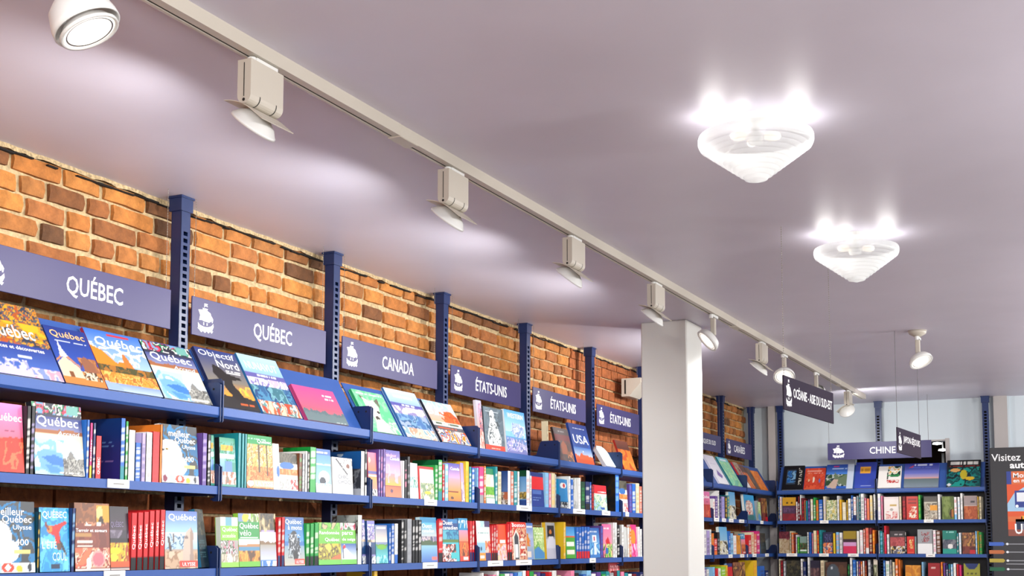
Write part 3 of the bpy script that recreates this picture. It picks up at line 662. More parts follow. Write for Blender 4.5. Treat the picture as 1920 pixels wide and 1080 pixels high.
# cover id: (base colour, spine colour, paint operations, titles [(text,u0,v0,u1,v1,colour,shear)])
CV = {
'espaces': ('3f59a8', '2a3a6a', [('g', 0, .45, '5c7fc4', '2f4794'), ('n', 0, .43, 1, 1, ['3c4658', 'c98a28', '6a6a62', 'e0a92c', '55606e', 'b5622a'], 16), ('n', .3, .5, 1, .75, ['e8b62a', 'd99a22', None, None], 9),
   ('n', 0, .02, .5, .22, [None, 'a9a9cf', 'e6e3ee', None], 12), ('m', .10, .08, 'c9bfd8', 9), ('n', .55, .0, 1, .14, ['c9a0b0', 'e0c8cc', '8a9ad0'], 10), ('x', .38, .62, .27, .02, 'dfe6f2')],
   [('Québec', .06, .49, .80, .70, 'ffffff'), ('espaces et découvertes', .02, .345, .86, .41, 'ffffff')]),
'eglise': ('2f4f9e', '1d2f66', [('g', .2, 1, '3a62b8', '24408c'), ('r', 0, 0, 1, .13, 'c98a4a'), ('n', .55, .1, 1, .5, ['a8704a', 'c08a58', '7a4c38', None], 10), ('p', [(.60, .15), (.60, .47), (.72, .53), (.88, .44), (.92, .15)], '9a6a50'),
   ('n', .45, .1, 1, .25, ['e8d2b8', '5a4a3a', 'c98a4a'], 14), ('p', [(.02, .12), (.02, .36), (.22, .48), (.50, .30), (.54, .12)], 'e3cdb0'), ('p', [(-.02, .36), (.22, .50), (.52, .30), (.52, .34), (.22, .55), (.0, .40)], 'c98f62'),
   ('p', [(.12, .46), (.16, .60), (.20, .76), (.24, .60), (.32, .48)], 'dfe3ec'), ('r', .20, .13, .30, .22, '8a5a38'), ('x', .15, .9, .76, .02, 'dfe6f2')],
   [('Québec', .10, .80, .92, .94, 'f0b070')]),
'chateau': ('5f93d2', 'a02a3a', [('g', .3, 1, 'b5cfee', '3f78c4'), ('n', 0, .45, 1, .78, [None, 'ffffff', None, 'dbe8f6'], 6, .8), ('m', .46, .28, 'd98a2a', 4), ('p', [(0, .3), (0, .72), (.18, .66), (.34, .5), (.45, .42), (.6, .3)], 'd9902c'),
   ('p', [(.50, .4), (.52, .62), (.56, .66), (.60, .60), (.66, .44)], 'c9823a'), ('n', 0, .26, 1, .42, ['5a5a34', '8a6a30', '46523a', 'b07a30'], 12), ('n', 0, .12, 1, .30, ['e0a24a', 'd08a34', 'f0c070', 'b87a38'], 14),
   ('r', 0, 0, 1, .12, '9fb4dc'), ('g', 0, .12, 'b9c8e8', '8aa0cc'), ('p', [(0, .0), (0, .14), (.22, .11), (.3, 0)], '9db2d8'), ('r', .4, .93, .8, .965, 'd23a3a')],
   [('Québec', .10, .72, .95, .89, 'f2f6ff', .25)]),
'sommets': ('d8c6a4', '1d2430', [('g', .62, .80, '8f93b4', '4a5690'), ('g', .55, .62, 'e0c0a0', 'b89a98'), ('r', 0, .80, 1, 1, '3a3f58'), ('n', 0, .84, 1, 1, ['2a2f40', 'e8e6e0', '3a9a6a', '2a2f40', 'd03a5a', '78a8c8'], 9), ('r', .70, .86, .92, .99, '7ab0a8'), ('m', .63, .05, 'a8714a', 5, .55),
   ('g', 0, .57, 'f2e9d8', 'e9dcc0'), ('n', 0, .05, 1, .55, [None, 'f6f2e8', 'cfe2ee', None], 5), ('n', 0, 0, .6, .5, ['b8d4ec', '8fbce4', 'dce8f0'], 4), ('p', [(.04, .30), (.22, .36), (.60, .30), (.66, .16), (.58, .02), (.30, .01), (.12, .10)], '7fb0dc'), ('p', [(.14, .24), (.40, .28), (.62, .22), (.56, .12), (.34, .14)], '4a84c0'), ('p', [(.20, .14), (.44, .12), (.56, .04), (.30, .03)], '5e98d0'), ('p', [(.62, .30), (.68, .28), (.66, .06), (.60, .0), (.58, .02), (.64, .14)], 'f2f6fa'),
   ('e', .72, .32, .16, .22, 'd8e8f2'), ('p', [(.55, .0), (.66, .26), (.74, .36), (.82, .26), (1, .12), (1, 0)], '8e8e8a'), ('n', .58, 0, 1, .24, ['9a9a94', '6e6e6c', 'b8b8b0', None], 14), ('x', .5, .95, .035, .03, 'f4efe2')],
   [('Québec', .08, .66, .92, .82, 'ffffff'), ('Arcand', .48, .56, .92, .62, 'bcd8e0', .25)]),
'objectif': ('4a5a88', '1d2a55', [('g', .45, 1, '8a8478', '2f4586'), ('g', .18, .45, 'f0a83a', '8a7f70'), ('r', 0, 0, 1, .17, '3a3230'), ('m', .20, .08, '33302e', 5), ('n', .35, .25, 1, .42, [None, 'f7c050', None], 6),
   ('p', [(.28, .74), (.20, .58), (.32, .46), (.38, .3), (.5, .16), (.75, .13), (.70, .28), (.58, .42), (.62, .5), (.86, .52), (.84, .56), (.55, .60), (.42, .70)], '2a2522'), ('x', .55, .95, .66, .02, 'ffffff'), ('x', .55, .9, .62, .02, 'ffffff'), ('x', .55, .9, .09, .03, 'd8703a')],
   [('Objectif', .06, .84, .93, .97, 'd8dcea'), ('Nord', .40, .70, .94, .83, 'ffffff')]),
'nunavut': ('9cc4de', '2b6a9a', [('g', .6, 1, '8fb6d8', 'b6d6e8'), ('r', 0, .58, 1, .70, '6f6aa8'), ('n', 0, .44, 1, .62, ['c8b8cc', 'e9e2ea', '8a80b4', 'f2eef2'], 7), ('n', 0, .18, 1, .48, ['3f6e98', '5a94b4', '2f5a88', '7fb0b8', '4a7f8c'], 7), ('n', 0, 0, 1, .22, ['e8c8b0', 'd8744a', 'f2ddd0', '6a9a9a', 'c0583a'], 10), ('x', .3, .8, .66, .025, 'ffffff')],
   [('NUNAVUT', .10, .76, .90, .89, 'dfeef6')]),
'rouge': ('d85a86', 'b03a66', [('g', .3, 1, 'ef6f82', 'c95c9a'), ('g', 0, .40, '6f8588', 'd86a80'), ('m', .30, .16, '6a7f84', 24), ('m', .22, .12, '78898c', 18), ('x', .62, .88, .80, .05, 'ffffff'), ('x', .66, .90, .70, .05, 'ffffff'), ('x', .7, .95, .03, .025, 'dfe6e2')], []),
'renard': ('7fd0a0', '2fa060', [('n', 0, 0, 1, 1, ['6fc896', '8ad8a4', 'a8e4b4', '7fd0a0'], 6), ('p', [(.14, .88), (.30, .62), (.26, .86)], '6a6a60'), ('p', [(.25, .55), (.22, .84), (.40, .76), (.56, .80), (.64, .62), (.56, .34), (.36, .28)], 'ece6dc'), ('p', [(.58, .78), (.74, .86), (.70, .60)], '7a7468'),
   ('e', .40, .60, .04, .03, '4a4640'), ('e', .56, .50, .045, .04, '4a4640'), ('e', .44, .34, .07, .06, '5a5650'), ('p', [(.2, .0), (.34, .3), (.6, .34), (.74, 0)], 'd8e6cc'), ('n', .5, 0, 1, .3, [None, 'dff0d0', None], 9), ('x', .1, .92, .93, .025, 'dff4e6')], []),
'vagues': ('a8c6e4', '3a6a9e', [('g', .7, 1, 'a2c0e2', 'cfe0f0'), ('r', 0, .64, 1, .72, '6a6ab0'), ('n', 0, .46, 1, .64, ['d4c8d8', 'f2eef0', 'a098c0'], 6), ('n', 0, .18, 1, .48, ['5f88b8', '8ab0cc', '46739c', 'a8b8d8'], 7), ('n', 0, 0, 1, .2, ['efd2c0', 'd8a890', 'f6ece4', '9ab8c0'], 9), ('x', .2, .8, .86, .05, 'ffffff'), ('x', .35, .75, .68, .03, 'ffffff')], []),
'oiseaux': ('e8eef0', '2a2a30', [('g', .5, 1, 'e9b89a', 'a8d0e2'), ('n', 0, .66, 1, 1, ['cfe6ee', None, 'f4f8f8', None], 5), ('p', [(.45, .5), (.6, .78), (.85, .8), (1, .66), (1, .45)], 'e0703a'), ('n', .4, .45, 1, .75, [None, 'c85a2a', 'f08a4a', None], 8), ('r', 0, .40, 1, .50, 'f0eee8'), ('r', 0, .30, 1, .40, '6e6e74'), ('x', .1, .95, .46, .04, '3a5a3a'), ('x', .1, .8, .35, .03, 'd86a3a'), ('n', 0, 0, 1, .30, ['e89a3a', 'f2f0ea', '6a4a3a', '8ab0d8', 'd86a2a', 'f0e8d8'], 7)], []),
'bouddha': ('c9a8b8', 'd8d8dc', [('g', .3, 1, 'e8a890', 'b8b8d8'), ('n', .4, .3, 1, .95, [None, '8a6a88', 'd87a78', '5f5a78', None], 8), ('n', 0, 0, 1, .35, ['e8b8a8', 'd87a70', 'f0d8d0'], 6)], []),
'statue': ('6a7a84', '3a4048', [('n', 0, .2, 1, 1, ['5f6f7a', '75858e', '6a7a84'], 5), ('e', .42, .82, .12, .12, 'e4e6e4'), ('p', [(.34, .78), (.14, .30), (.2, .12), (.8, .10), (.84, .30), (.56, .76)], 'dde2e0'), ('n', .2, .15, .8, .9, [None, '4f5a60', None, None], 9), ('r', 0, 0, 1, .13, 'd8503a'), ('x', .3, .8, .05, .03, 'f2d8c8'), ('x', .1, .8, .9, .02, 'c8d0d4')], []),
'nouvelle': ('8fc4e4', 'dfe8ee', [('g', .5, 1, 'b8dcf0', '5fa6d8'), ('e', .6, .55, .3, .17, 'b8c4e0'), ('n', .25, .38, .95, .72, [None, '8aa0c8', 'dde4f0', None], 7), ('g', 0, .38, '8a86b8', '6aa0cc'), ('n', 0, .05, 1, .36, ['a8a4d0', 'e2e0f0', '7a7ab0', None], 14)], [('WESTERN', .14, .82, .90, .93, 'ffffff')]),
'temple': ('584a4a', '2a2020', [('n', 0, 0, 1, .8, ['4a3c3c', '6a4440', '58504e', '7a4a40'], 6), ('r', 0, .62, 1, .8, '7a3a3c'), ('p', [(.3, .2), (.32, .5), (.5, .62), (.68, .5), (.7, .2)], '9a5a3a'), ('n', .6, 0, 1, .3, ['8a5a3a', 'c88a5a', None], 7), ('x', .3, .7, .9, .03, 'aaaaaa')], []),
'usa': ('2a4f9e', '1f3f88', [('g', .4, 1, '2f5fae', '1c3a84'), ('g', .14, .40, 'd8e0ea', '4f84c4'), ('m', .22, .16, 'e0703a', 9), ('r', 0, 0, 1, .10, 'd8602a'), ('x', .2, .85, .88, .02, 'dfe6f2'), ('e', .5, .30, .03, .02, 'ffffff')],
   [('USA', .10, .50, .92, .72, 'ffffff'), ('L’OUEST', .14, .42, .86, .48, '1c2f66')]),
'rose': ('e88aa8', 'ded3b8', [('g', .5, 1, 'e07a90', 'ee8cc0'), ('g', 0, .5, 'd8583a', 'e87a70'), ('m', .50, .05, 'c84a3a', 5), ('n', .1, .05, 1, .45, [None, 'e8805a', None, 'c8503a'], 6), ('x', .5, .75, .6, .015, '6a3a5a')], [('Québec', .10, .72, .97, .86, 'ffffff')]),
'sommets2': None,
'dosbleu': ('263f86', '3f86c8', [('g', 0, 1, '3a3a86', '1c4a88'), ('x', .1, .8, .62, .02, '7aa6d8'), ('x', .1, .8, .56, .02, '7aa6d8'), ('x', .1, .8, .3, .02, 'a08ac0')], []),
'meilleur': ('2f7fae', 'e8e4dc', [('n', 0, 0, 1, 1, ['4a4e52', '1f86b8', '565854', '22709c'], 5), ('e', .22, .50, .34, .24, 'f4f4f2'), ('e', .24, .30, .46, .22, 'f6f6f6'), ('e', .16, .36, .2, .07, 'd8dadc'), ('e', .06, .56, .045, .02, '2a2a1c'), ('e', .16, .57, .04, .022, 'c8a83a'), ('e', .16, .57, .018, .014, '1c1c18'),
   ('r', 0, 0, 1, .145, 'e8eaea'), ('e', .08, .07, .06, .06, '8a2a4a'), ('r', .2, .0, .36, .14, 'b8d4e6'), ('e', .48, .07, .12, .07, 'd8502a'), ('e', .48, .075, .05, .04, 'ffffff'), ('e', .70, .05, .06, .05, 'd8c83a'), ('r', .80, 0, .99, .14, 'dfe8ee'), ('e', .9, .07, .04, .06, '3a3a40'), ('r', .60, .27, .92, .32, 'e2d88a')],
   [('meilleur', .22, .80, .80, .91, 'ffffff'), ('Québec', .38, .68, .94, .80, 'ffffff'), ('Ulysse', .58, .58, .94, .67, 'dfe8f0'), ('400', .62, .38, .88, .47, 'ffffff')]),
'lac': ('4a9a8a', '1d1d22', [('g', .55, 1, 'a8ccd8', '3f9a78'), ('n', 0, .5, 1, .9, ['3f9a78', '6ab0a0', '4a8a6a', None], 6), ('r', .1, .74, .85, .84, 'e8b030'), ('n', .1, .74, .85, .84, ['c88a20', None, None], 9), ('r', 0, .58, .9, .66, 'e8f0f2'), ('r', .35, .25, .75, .52, '6a90c8'), ('n', 0, .05, 1, .3, ['e8d0c0', 'f2eee8', 'd87a5a', '8a7a6a'], 9), ('g', .3, .58, '6aa0c8', '9ac4d8', 0, .3)], []),
'foret': ('d8b468', '2a8a74', [('n', 0, 0, 1, .82, ['e0c88a', 'c89a48', 'f0e2b8', 'a8823a', 'd8b468'], 13), ('n', 0, 0, 1, .40, ['c87a3a', 'e0a868', 'b8622a', 'd89a5a'], 11), ('r', .46, .3, .52, .82, '5a4a30'), ('r', .76, .25, .80, .82, '4a3e2a'), ('r', .22, .45, .24, .82, '7a6a48'), ('r', 0, .82, 1, 1, '1f9a58'), ('x', .1, .8, .93, .02, 'bfe8d0'), ('e', .14, .09, .12, .055, 'f4f0e4'), ('r', .26, .03, 1, .15, 'e9b8a0')],
   [('Québec', .44, .845, .96, .92, 'ffffff'), ('ULYSSE', .32, .05, .98, .13, 'ffffff')]),
'hiver': ('eef0f0', 'f4f4f2', [('r', 0, .0, 1, 1, 'f2f2f0'), ('e', .8, .4, .3, .12, '4a7ab8'), ('e', .6, .2, .3, .08, 'b8c8d4')], []),
'orange': ('eef0f0', 'f4f4f2', [('n', 0, .72, 1, 1, ['5a5648', '787260', '4a4a3c'], 6), ('e', .4, .66, .4, .10, '3f7ab8'), ('r', 0, .40, 1, .58, 'e8803a'), ('n', 0, .40, 1, .58, [None, 'f2a870', None], 7), ('r', 0, .34, 1, .40, 'dfe8f0'), ('n', 0, .02, 1, .3, ['c8d0d0', 'a8a8a0', 'f0f0ee', 'd85a5a'], 8)], []),
'vertetiq': ('1f9a4a', '1f9a4a', [('n', 0, 0, 1, 1, ['1f9a4a', '28a852'], 4), ('r', .3, .30, 1, .60, 'e8a030')], []),
'pingouin': ('7ab0dc', '2fa0a8', [('g', .2, 1, 'a4cce8', '5a94d0'), ('r', 0, .86, 1, 1, '5a7fc0'), ('e', .55, .36, .35, .14, 'f0f4f6'), ('e', .45, .26, .2, .10, '3a4450'), ('r', 0, 0, 1, .2, 'f2f6f8'), ('n', 0, .15, 1, .22, [None, '8ab8d8', None], 9), ('x', .05, .9, .92, .05, 'ffffff'), ('m', .66, .04, 'cfe4f2', 4, .62)], []),
'chic': ('f0efec', 'c8c8c4', [('r', 0, 0, 1, 1, 'f2f1ee'), ('p', [(.15, .95), (.22, .98), (.78, .56), (.72, .53)], '55555a'), ('n', .4, .7, 1, 1, [None, 'b8b8b4', None, '8a8684', None], 10), ('e', .78, .78, .09, .06, '8a5a4a'), ('x', .2, .95, .20, .02, 'c88a8a'), ('x', .2, .95, .14, .02, 'c8c4c0')],
   [('CHIC', .26, .42, .78, .53, '6a7078'), ('CHOCS', .26, .28, .96, .39, '6a7078')]),
'dosgris': ('4a6a98', 'e8e8e4', [('g', .6, 1, '1f62a0', '2a70b0'), ('e', .35, .92, .1, .03, 'cfe4f2'), ('n', 0, .1, 1, .6, ['5a5e66', '7a8088', '8a8e94', '4a4e58'], 8), ('r', .1, .28, .8, .44, '3a3a40'), ('r', 0, 0, 1, .15, 'c8ccd0')], []),
'crepuscule': ('ee9a6a', 'c85a78', [('g', .5, 1, 'ee8a4a', 'ee8aa8'), ('r', 0, .5, 1, .58, '6a6aa8'), ('r', 0, .44, 1, .48, 'f2d8d8'), ('g', .15, .42, 'ee9a8a', 'e8a860'), ('n', 0, 0, 1, .16, ['f0f0ee', '2a2a2a', 'f0f0ee', '3a3a3a'], 9), ('e', .2, .82, .12, .06, 'f6d8b8')], []),
'fabuleux': ('8a78b0', '3a2f66', [('g', .5, 1, 'd8b8d0', '6a64b0'), ('g', .24, .5, 'f2b84a', 'ee9aa8'), ('r', .0, .22, 1, .25, '8a4a5a'), ('g', 0, .22, 'e88a6a', 'd87a58'), ('e', .4, .13, .08, .04, '6a4a6a'), ('n', 0, .3, 1, .7, [None, 'f0b8c8', None, None], 6)],
   [('Fabuleux', .05, .86, .75, .93, 'f2b8d8', .2), ('Canada', .35, .79, .95, .86, 'ffffff', .2)]),
'palevert': ('dcece4', '2a2a30', [('g', .4, 1, 'dff0e8', 'e8eeee'), ('n', .1, .3, 1, .6, ['dcece4', '5aa08a', 'dcece4', '8ab8b8'], 7), ('r', 0, 0, 1, .3, 'e4f4f2')], []),
'cadrerouge': ('e4e4dc', 'd83a3a', [('r', 0, .92, 1, 1, 'd83a3a'), ('r', 0, 0, .06, 1, 'd83a3a'), ('n', .1, .0, 1, .5, ['8aa080', 'b8c4a0', '6a8a7a', 'e8dca8', 'c8d8d8'], 8), ('n', .1, .5, 1, .9, ['dfe8e8', 'c8dce0', 'eef0ea'], 5), ('e', .55, .2, .2, .05, 'e8c84a')], []),
'dosvert': ('1f7a4a', '28a860', [('g', 0, 1, '145a38', '1f7a4a'), ('x', .1, .9, .7, .03, '6ab88a'), ('r', .2, .3, .8, .45, '68a83a')], []),
'canada2': ('ee9a5a', 'a8a0c8', [('g', .6, 1, 'd8b0d0', '5a5ab0'), ('g', .2, .6, 'f2a030', 'f2a8b8'), ('r', 0, .23, .8, .26, '8a4a3a'), ('g', 0, .2, 'd88a4a', 'e8a040'), ('e', .3, .08, .12, .04, '6a4a3a')], [('Canada', .25, .82, .95, .90, 'ffffff')]),
'violetpale': ('c8b8d0', 'f0b830', [('n', 0, 0, 1, .5, ['c8b0b8', 'e8dce0', '9a8ab8'], 5), ('g', .5, 1, 'c0b0d8', 'a898d0')], []),
'prairie': ('e0d8c8', '28a8a0', [('r', 0, .82, 1, 1, '2a8a5a'), ('n', 0, .52, 1, .82, ['e4dccc', 'd8ccb8'], 5), ('r', 0, .25, 1, .48, '7ab83a'), ('n', 0, .2, 1, .45, [None, '5a9a30', None], 6), ('r', .1, 0, 1, .15, 'e4f0f0'), ('r', 0, .14, 1, .18, '28a868')], []),
'dosbleu2': ('5a7ab0', 'e8b8b8', [('g', .4, 1, '6a8ac0', '3a5a98'), ('p', [(0, 0), (0, .45), (1, .3), (1, 0)], 'c8b8a0'), ('n', 0, 0, 1, .38, ['d8c8b0', '6a5a4a', 'f0e8e0', 'c87a5a'], 8)], []),
'dosbleu3': ('7ab0d8', 'f0f0ee', [('g', .4, 1, '9ac4e4', '5a94c8'), ('r', 0, .82, 1, 1, '1a5a38'), ('n', .1, .2, 1, .4, ['c8a850', '8a7a4a', 'e0d0a0'], 7), ('r', 0, 0, 1, .18, '3a5a98')], []),
'bleurouge': ('2a4a98', '8ab4e0', [('g', 0, 1, '2a4a98', '1f3a80'), ('r', 0, .50, 1, .88, 'd8242c'), ('r', .1, .36, .8, .48, '5a78b8'), ('x', .1, .8, .25, .03, '8aa8d8'), ('x', .1, .6, .18, .03, '8aa8d8')], []),
'bleuciel': ('1f8ac0', '1f94cc', [('e', .5, .78, .36, .10, 'e8e8e4'), ('e', .6, .78, .14, .07, 'c83a3a'), ('r', 0, 0, 1, .22, '1a2430'), ('n', .1, 0, 1, .2, [None, 'e4e8e8', None], 7)], []),
'grise': ('b8bab8', 'f0f0ee', [('n', 0, 0, 1, 1, ['a8aaa8', 'c4c6c4', '8a8c8a'], 6), ('p', [(0, .3), (.5, 1), (1, 1), (1, .2)], 'c8cac8')], []),
'cartevert': ('dfe6d8', 'b82030', [('r', 0, .66, 1, 1, 'dc2434'), ('n', 0, 0, 1, .62, ['c8dcc0', 'e8ece0', '8ab88a', 'a8c8d8'], 8), ('x', .35, .95, .73, .05, 'ffffff'), ('n', .4, 0, .8, .12, ['3a6ab0', None], 4)], []),
'ouvert': ('3a4a48', '28a0d0', [('n', 0, 0, 1, 1, ['1f2a30', '3a3428', '283038', '4a3a20'], 7)], []),
'plongeur': ('2aa0d0', '24384a', [('n', 0, 0, 1, 1, ['2a9cd0', '48b4dc', '2290c4', '6ac4e4'], 6), ('p', [(.35, .72), (.30, .60), (.50, .56), (.54, .44), (.60, .34), (.72, .34), (.70, .48), (.66, .60), (.72, .68), (.92, .76), (.90, .80), (.62, .74), (.46, .72)], 'c8302c'), ('e', .34, .66, .09, .06, 'e09038'), ('p', [(.56, .44), (.60, .34), (.72, .34), (.74, .44)], '6a4a3a'),
   ('p', [(.66, .50), (.76, .46), (.92, .24), (.86, .26), (.74, .36)], '3a2a28'), ('p', [(.22, .80), (.28, .72), (.36, .66), (.30, .64), (.18, .72)], '8a3a28'), ('r', .36, .05, .66, .11, '1f3a5a'), ('p', [(.04, .54), (.5, .44), (.5, .36), (.06, .42)], '9adcec'), ('p', [(.80, .22), (.96, .22), (.96, .03), (.80, .03)], '7ad0e8')],
   [('QUÉBEC', .10, .82, .92, .97, 'eaf6fa'), ('L’ÉTÉ', .08, .36, .56, .50, 'e4f2c8'), ('COUL', .42, .17, .90, .30, 'c8ecf4')]),
'terroir': ('9a5a40', '3a2620', [('n', 0, .66, 1, 1, ['8a5a38', 'a06a40', '7a4c30'], 6), ('r', .62, .72, 1, .97, 'd8a024'), ('e', .72, .86, .10, .10, 'e8c88a'), ('p', [(.66, .70), (.72, .8), (.8, .8), (.86, .7)], '3a2a1c'), ('r', 0, .62, 1, .70, '8a4a38'), ('n', 0, .66, .9, .72, ['f0e8dc', None, 'c8906a', None], 9), ('n', 0, .33, 1, .62, ['8a4a3a', '94533f', '7f4436'], 7),
   ('r', .06, .41, .5, .44, 'f0e4d8'), ('r', .06, .36, .5, .38, 'f0e4d8'), ('r', .02, .50, .48, .55, 'b8905a'), ('n', 0, .04, 1, .33, ['d8785a', 'e8b89a', '9a3a30', 'f0d8c4', 'c85a48'], 7), ('e', .66, .17, .2, .13, 'e8a8a0'), ('e', .66, .17, .16, .10, 'c87a84'), ('p', [(.0, .06), (.3, .3), (.5, .34), (.3, .1)], 'e0805a'), ('e', .38, .1, .07, .1, 'f4ece4'), ('r', 0, 0, 1, .03, 'f0e8e0')],
   [('Terroir et saveurs', .03, .57, .92, .62, 'ffffff')]),
'burger': ('2c2430', '1a1418', [('g', .5, 1, '5a4a58', '241c28'), ('n', 0, .45, 1, .62, ['6a6070', '8a8090', '3a3040'], 4), ('r', 0, .44, 1, .50, '241c24'), ('n', 0, .10, 1, .42, ['d8a020', 'c8b820', '8a4a1c', 'e0c850', 'b0581c'], 6), ('e', .25, .30, .3, .06, 'd8d020'), ('e', .2, .20, .2, .06, 'e0d840'), ('r', 0, .05, 1, .13, 'd8642a'), ('r', 0, 0, 1, .035, 'c8b8b0')], [('QUÉBEC', .04, .66, .72, .78, '7f7590')]),
'rocher': ('6a88c4', 'd8301c', [('g', .62, 1, 'a8cce8', '5a76b8'), ('g', .25, .62, '9ab8d0', 'd4e8f4'), ('n', .05, .3, .6, .6, [None, '5a7a98', None, 'b8d0e0'], 10), ('g', 0, .34, 'c8a888', 'b8a898'), ('n', 0, 0, 1, .3, ['c8ac90', 'a8886c', 'd8c0a8'], 8), ('p', [(.52, .08), (.58, .5), (.66, .64), (.80, .72), (.88, .62), (.86, .3), (.90, .1)], 'c8b8aa'), ('p', [(.76, .1), (.78, .6), (.80, .72), (.88, .62), (.86, .3), (.90, .1)], 'a89488'), ('e', .66, .54, .05, .03, '8a7a78'), ('p', [(.14, .3), (.08, .56), (.14, .56), (.22, .3)], '5a4a44'), ('r', .25, .45, .29, .6, '6a5a58'), ('r', .44, .02, 1, .13, 'd84a30')],
   [('Québec', .12, .82, .96, .95, 'ffffff'), ('ULYSSE', .52, .045, .92, .105, 'ffffff')]),
'dosombre': ('16343c', '1f6a8c', [('n', 0, .55, 1, 1, ['3a4440', '6a6450', '243438', '54504a'], 5), ('r', 0, 0, 1, .54, '12303a')] + [('x', .06, .8, v, .015, '4f7076') for v in (.5, .46, .42, .36, .32, .26, .22, .18)], []),
'acces': ('8ac83a', 'e8f0e0', [('r', 0, .82, 1, 1, 'f0f2f0'), ('r', .3, .82, .66, 1, '6aa8b8'), ('r', 0, .54, 1, .82, '8cc43c'), ('n', 0, .24, 1, .54, ['6a7a5a', 'e8e4e8', '4a5a40', 'c88a98', 'a8a8a0'], 9), ('n', 0, .1, 1, .26, ['c8c4b0', 'a89a88', 'e8e4dc'], 6), ('r', 0, 0, 1, .1, '9ad05a')], [('Québec', .08, .70, .95, .80, 'ffffff'), ('accessible', .08, .59, .85, .67, 'eef6dc')]),
'velo': ('1f9a48', '9ad04a', [('r', 0, .84, 1, 1, '7a94b8'), ('e', .34, .92, .16, .08, 'e8c030'), ('n', .5, .84, 1, 1, ['8ab04a', 'e8e4d0', '6a8a3a'], 6), ('r', 0, .52, 1, .84, '1f9a48'), ('r', .08, .53, .92, .56, 'dff0e0'), ('g', .36, .52, 'f2f4f4', 'e8eef2'), ('m', .42, .03, 'b88a5a', 6, .36), ('r', 0, .28, 1, .38, '5a94b4'), ('n', 0, .1, 1, .30, ['d8983a', 'e8b050', 'b87a30', '6a4a28'], 7), ('r', 0, 0, 1, .1, '7ac048')], [('Québec', .05, .70, .95, .82, 'ffffff'), ('vélo', .05, .58, .6, .69, 'eaf6ea')]),
'etang': ('e0e4f0', 'b8a890', [('n', 0, .64, 1, 1, ['3a3424', '6a5a3a', '2a2418', '8a7a50', 'c8b890'], 7), ('g', .4, .64, 'f4f4f8', 'e4dce8'), ('m', .46, .08, '8a7050', 6, .38), ('g', .12, .40, 'c8d0ec', 'a8a498'), ('r', 0, 0, 1, .12, '4a88c8'), ('n', .1, 0, 1, .1, ['e8f0f4', None], 6), ('x', .1, .9, .66, .04, 'b8a8d8')], []),
'moto': ('3a7ab8', 'd83040', [('g', .5, 1, '5aa0d0', '2a62a0'), ('g', 0, .4, 'c8c0b0', '8aa8b8'), ('p', [(.2, .5), (.34, .68), (.56, .70), (.74, .50), (.80, .36), (.66, .14), (.5, .1), (.34, .32)], '4a5058'), ('e', .5, .66, .12, .06, '2a2c30'), ('n', .2, .15, .8, .65, [None, 'c8ccd0', None, '2a3038', None], 10), ('e', .56, .2, .12, .10, '1f2226'), ('r', .5, .02, 1, .13, 'd8503a')], [('Québec', .08, .84, .88, .96, 'eef4f8'), ('à moto', .2, .74, .9, .83, 'ffffff'), ('ULYSSE', .56, .045, .94, .105, 'ffffff')]),
'parcs': ('7ac044', '44a848', [('n', 0, .80, 1, 1, ['6ab03a', '8ac84c', '4a7a30', 'c8b088'], 6), ('r', 0, .50, 1, .84, '74bc40'), ('n', 0, .12, 1, .50, ['c8c040', '8a7a3a', 'a89a3c', '5a4a28', 'd8c860'], 8), ('p', [(.5, .12), (.7, .2), (1, .26), (1, .12)], 'c87a4a'), ('r', 0, 0, 1, .12, '7ac85a')], [('Randonnée', .06, .72, .95, .80, 'ffffff'), ('Québec', .3, .54, .95, .64, 'ffffff')]),
'ski': ('6ab83c', 'f0f0ee', [('r', 0, .80, 1, 1, 'e8dcd0'), ('n', 0, .80, 1, 1, ['e8dcd8', 'b84a6a', 'f0f0e8', '4a7a48'], 5), ('r', 0, .50, 1, .82, '74bc40'), ('g', .12, .5, 'dfeaf4', '2a62a8'), ('p', [(0, .12), (.2, .5), (.3, .4), (1, .12)], 'e8eef4'), ('e', .2, .42, .09, .045, 'd82848'), ('r', .1, .14, .16, .4, '3a3a5a'), ('r', 0, 0, 1, .12, '7ac85a')], [('parcs', .08, .68, .8, .78, 'ffffff'), ('de neige', .08, .55, .95, .64, 'ffffff')]),
'grisbord': ('c8ccc8', 'f0f0ec', [('n', 0, 0, 1, 1, ['c8ccc8', 'a8b0b0', '5a4a48', 'b8c0bc'], 6)], []),
'cimes': ('9a94c8', '28508a', [('r', 0, .86, 1, 1, '8a88c4'), ('x', .1, .9, .90, .05, 'f0f0f8'), ('n', 0, .55, 1, .86, ['8a84c0', 'e8e6f0', '5f5a90', 'b8a8c8'], 8), ('n', 0, .48, 1, .56, ['e8c8b0', '6a6a50'], 6), ('g', .2, .5, '1f4470', '2a5a8a'), ('n', 0, .0, 1, .18, ['e8ecf0', '4a5a68', 'f2f4f6'], 9), ('e', .3, .45, .1, .06, 'f0ece8')], []),
'lacvert': ('8a98b8', '3a98a8', [('g', .55, 1, 'e8dcc8', '7a84a8'), ('r', .1, .90, .9, .95, 'e8ecf2'), ('m', .50, .06, '6a9a4a', 4), ('g', 0, .44, '8ae0e4', '3a9a9a'), ('n', 0, .0, 1, .2, ['b8ecf0', None, '48b0b8'], 7), ('e', .5, .42, .4, .06, '7ab83a')], []),
'dore': ('1c1a2c', '14121c', [('n', 0, .0, 1, .6, ['1c1a2c', '242a4a', '2a2030'], 5), ('x', .15, .85, .62, .03, '8a6a5a')], [('PLANÈTE', .12, .72, .90, .86, 'b08a4a')]),
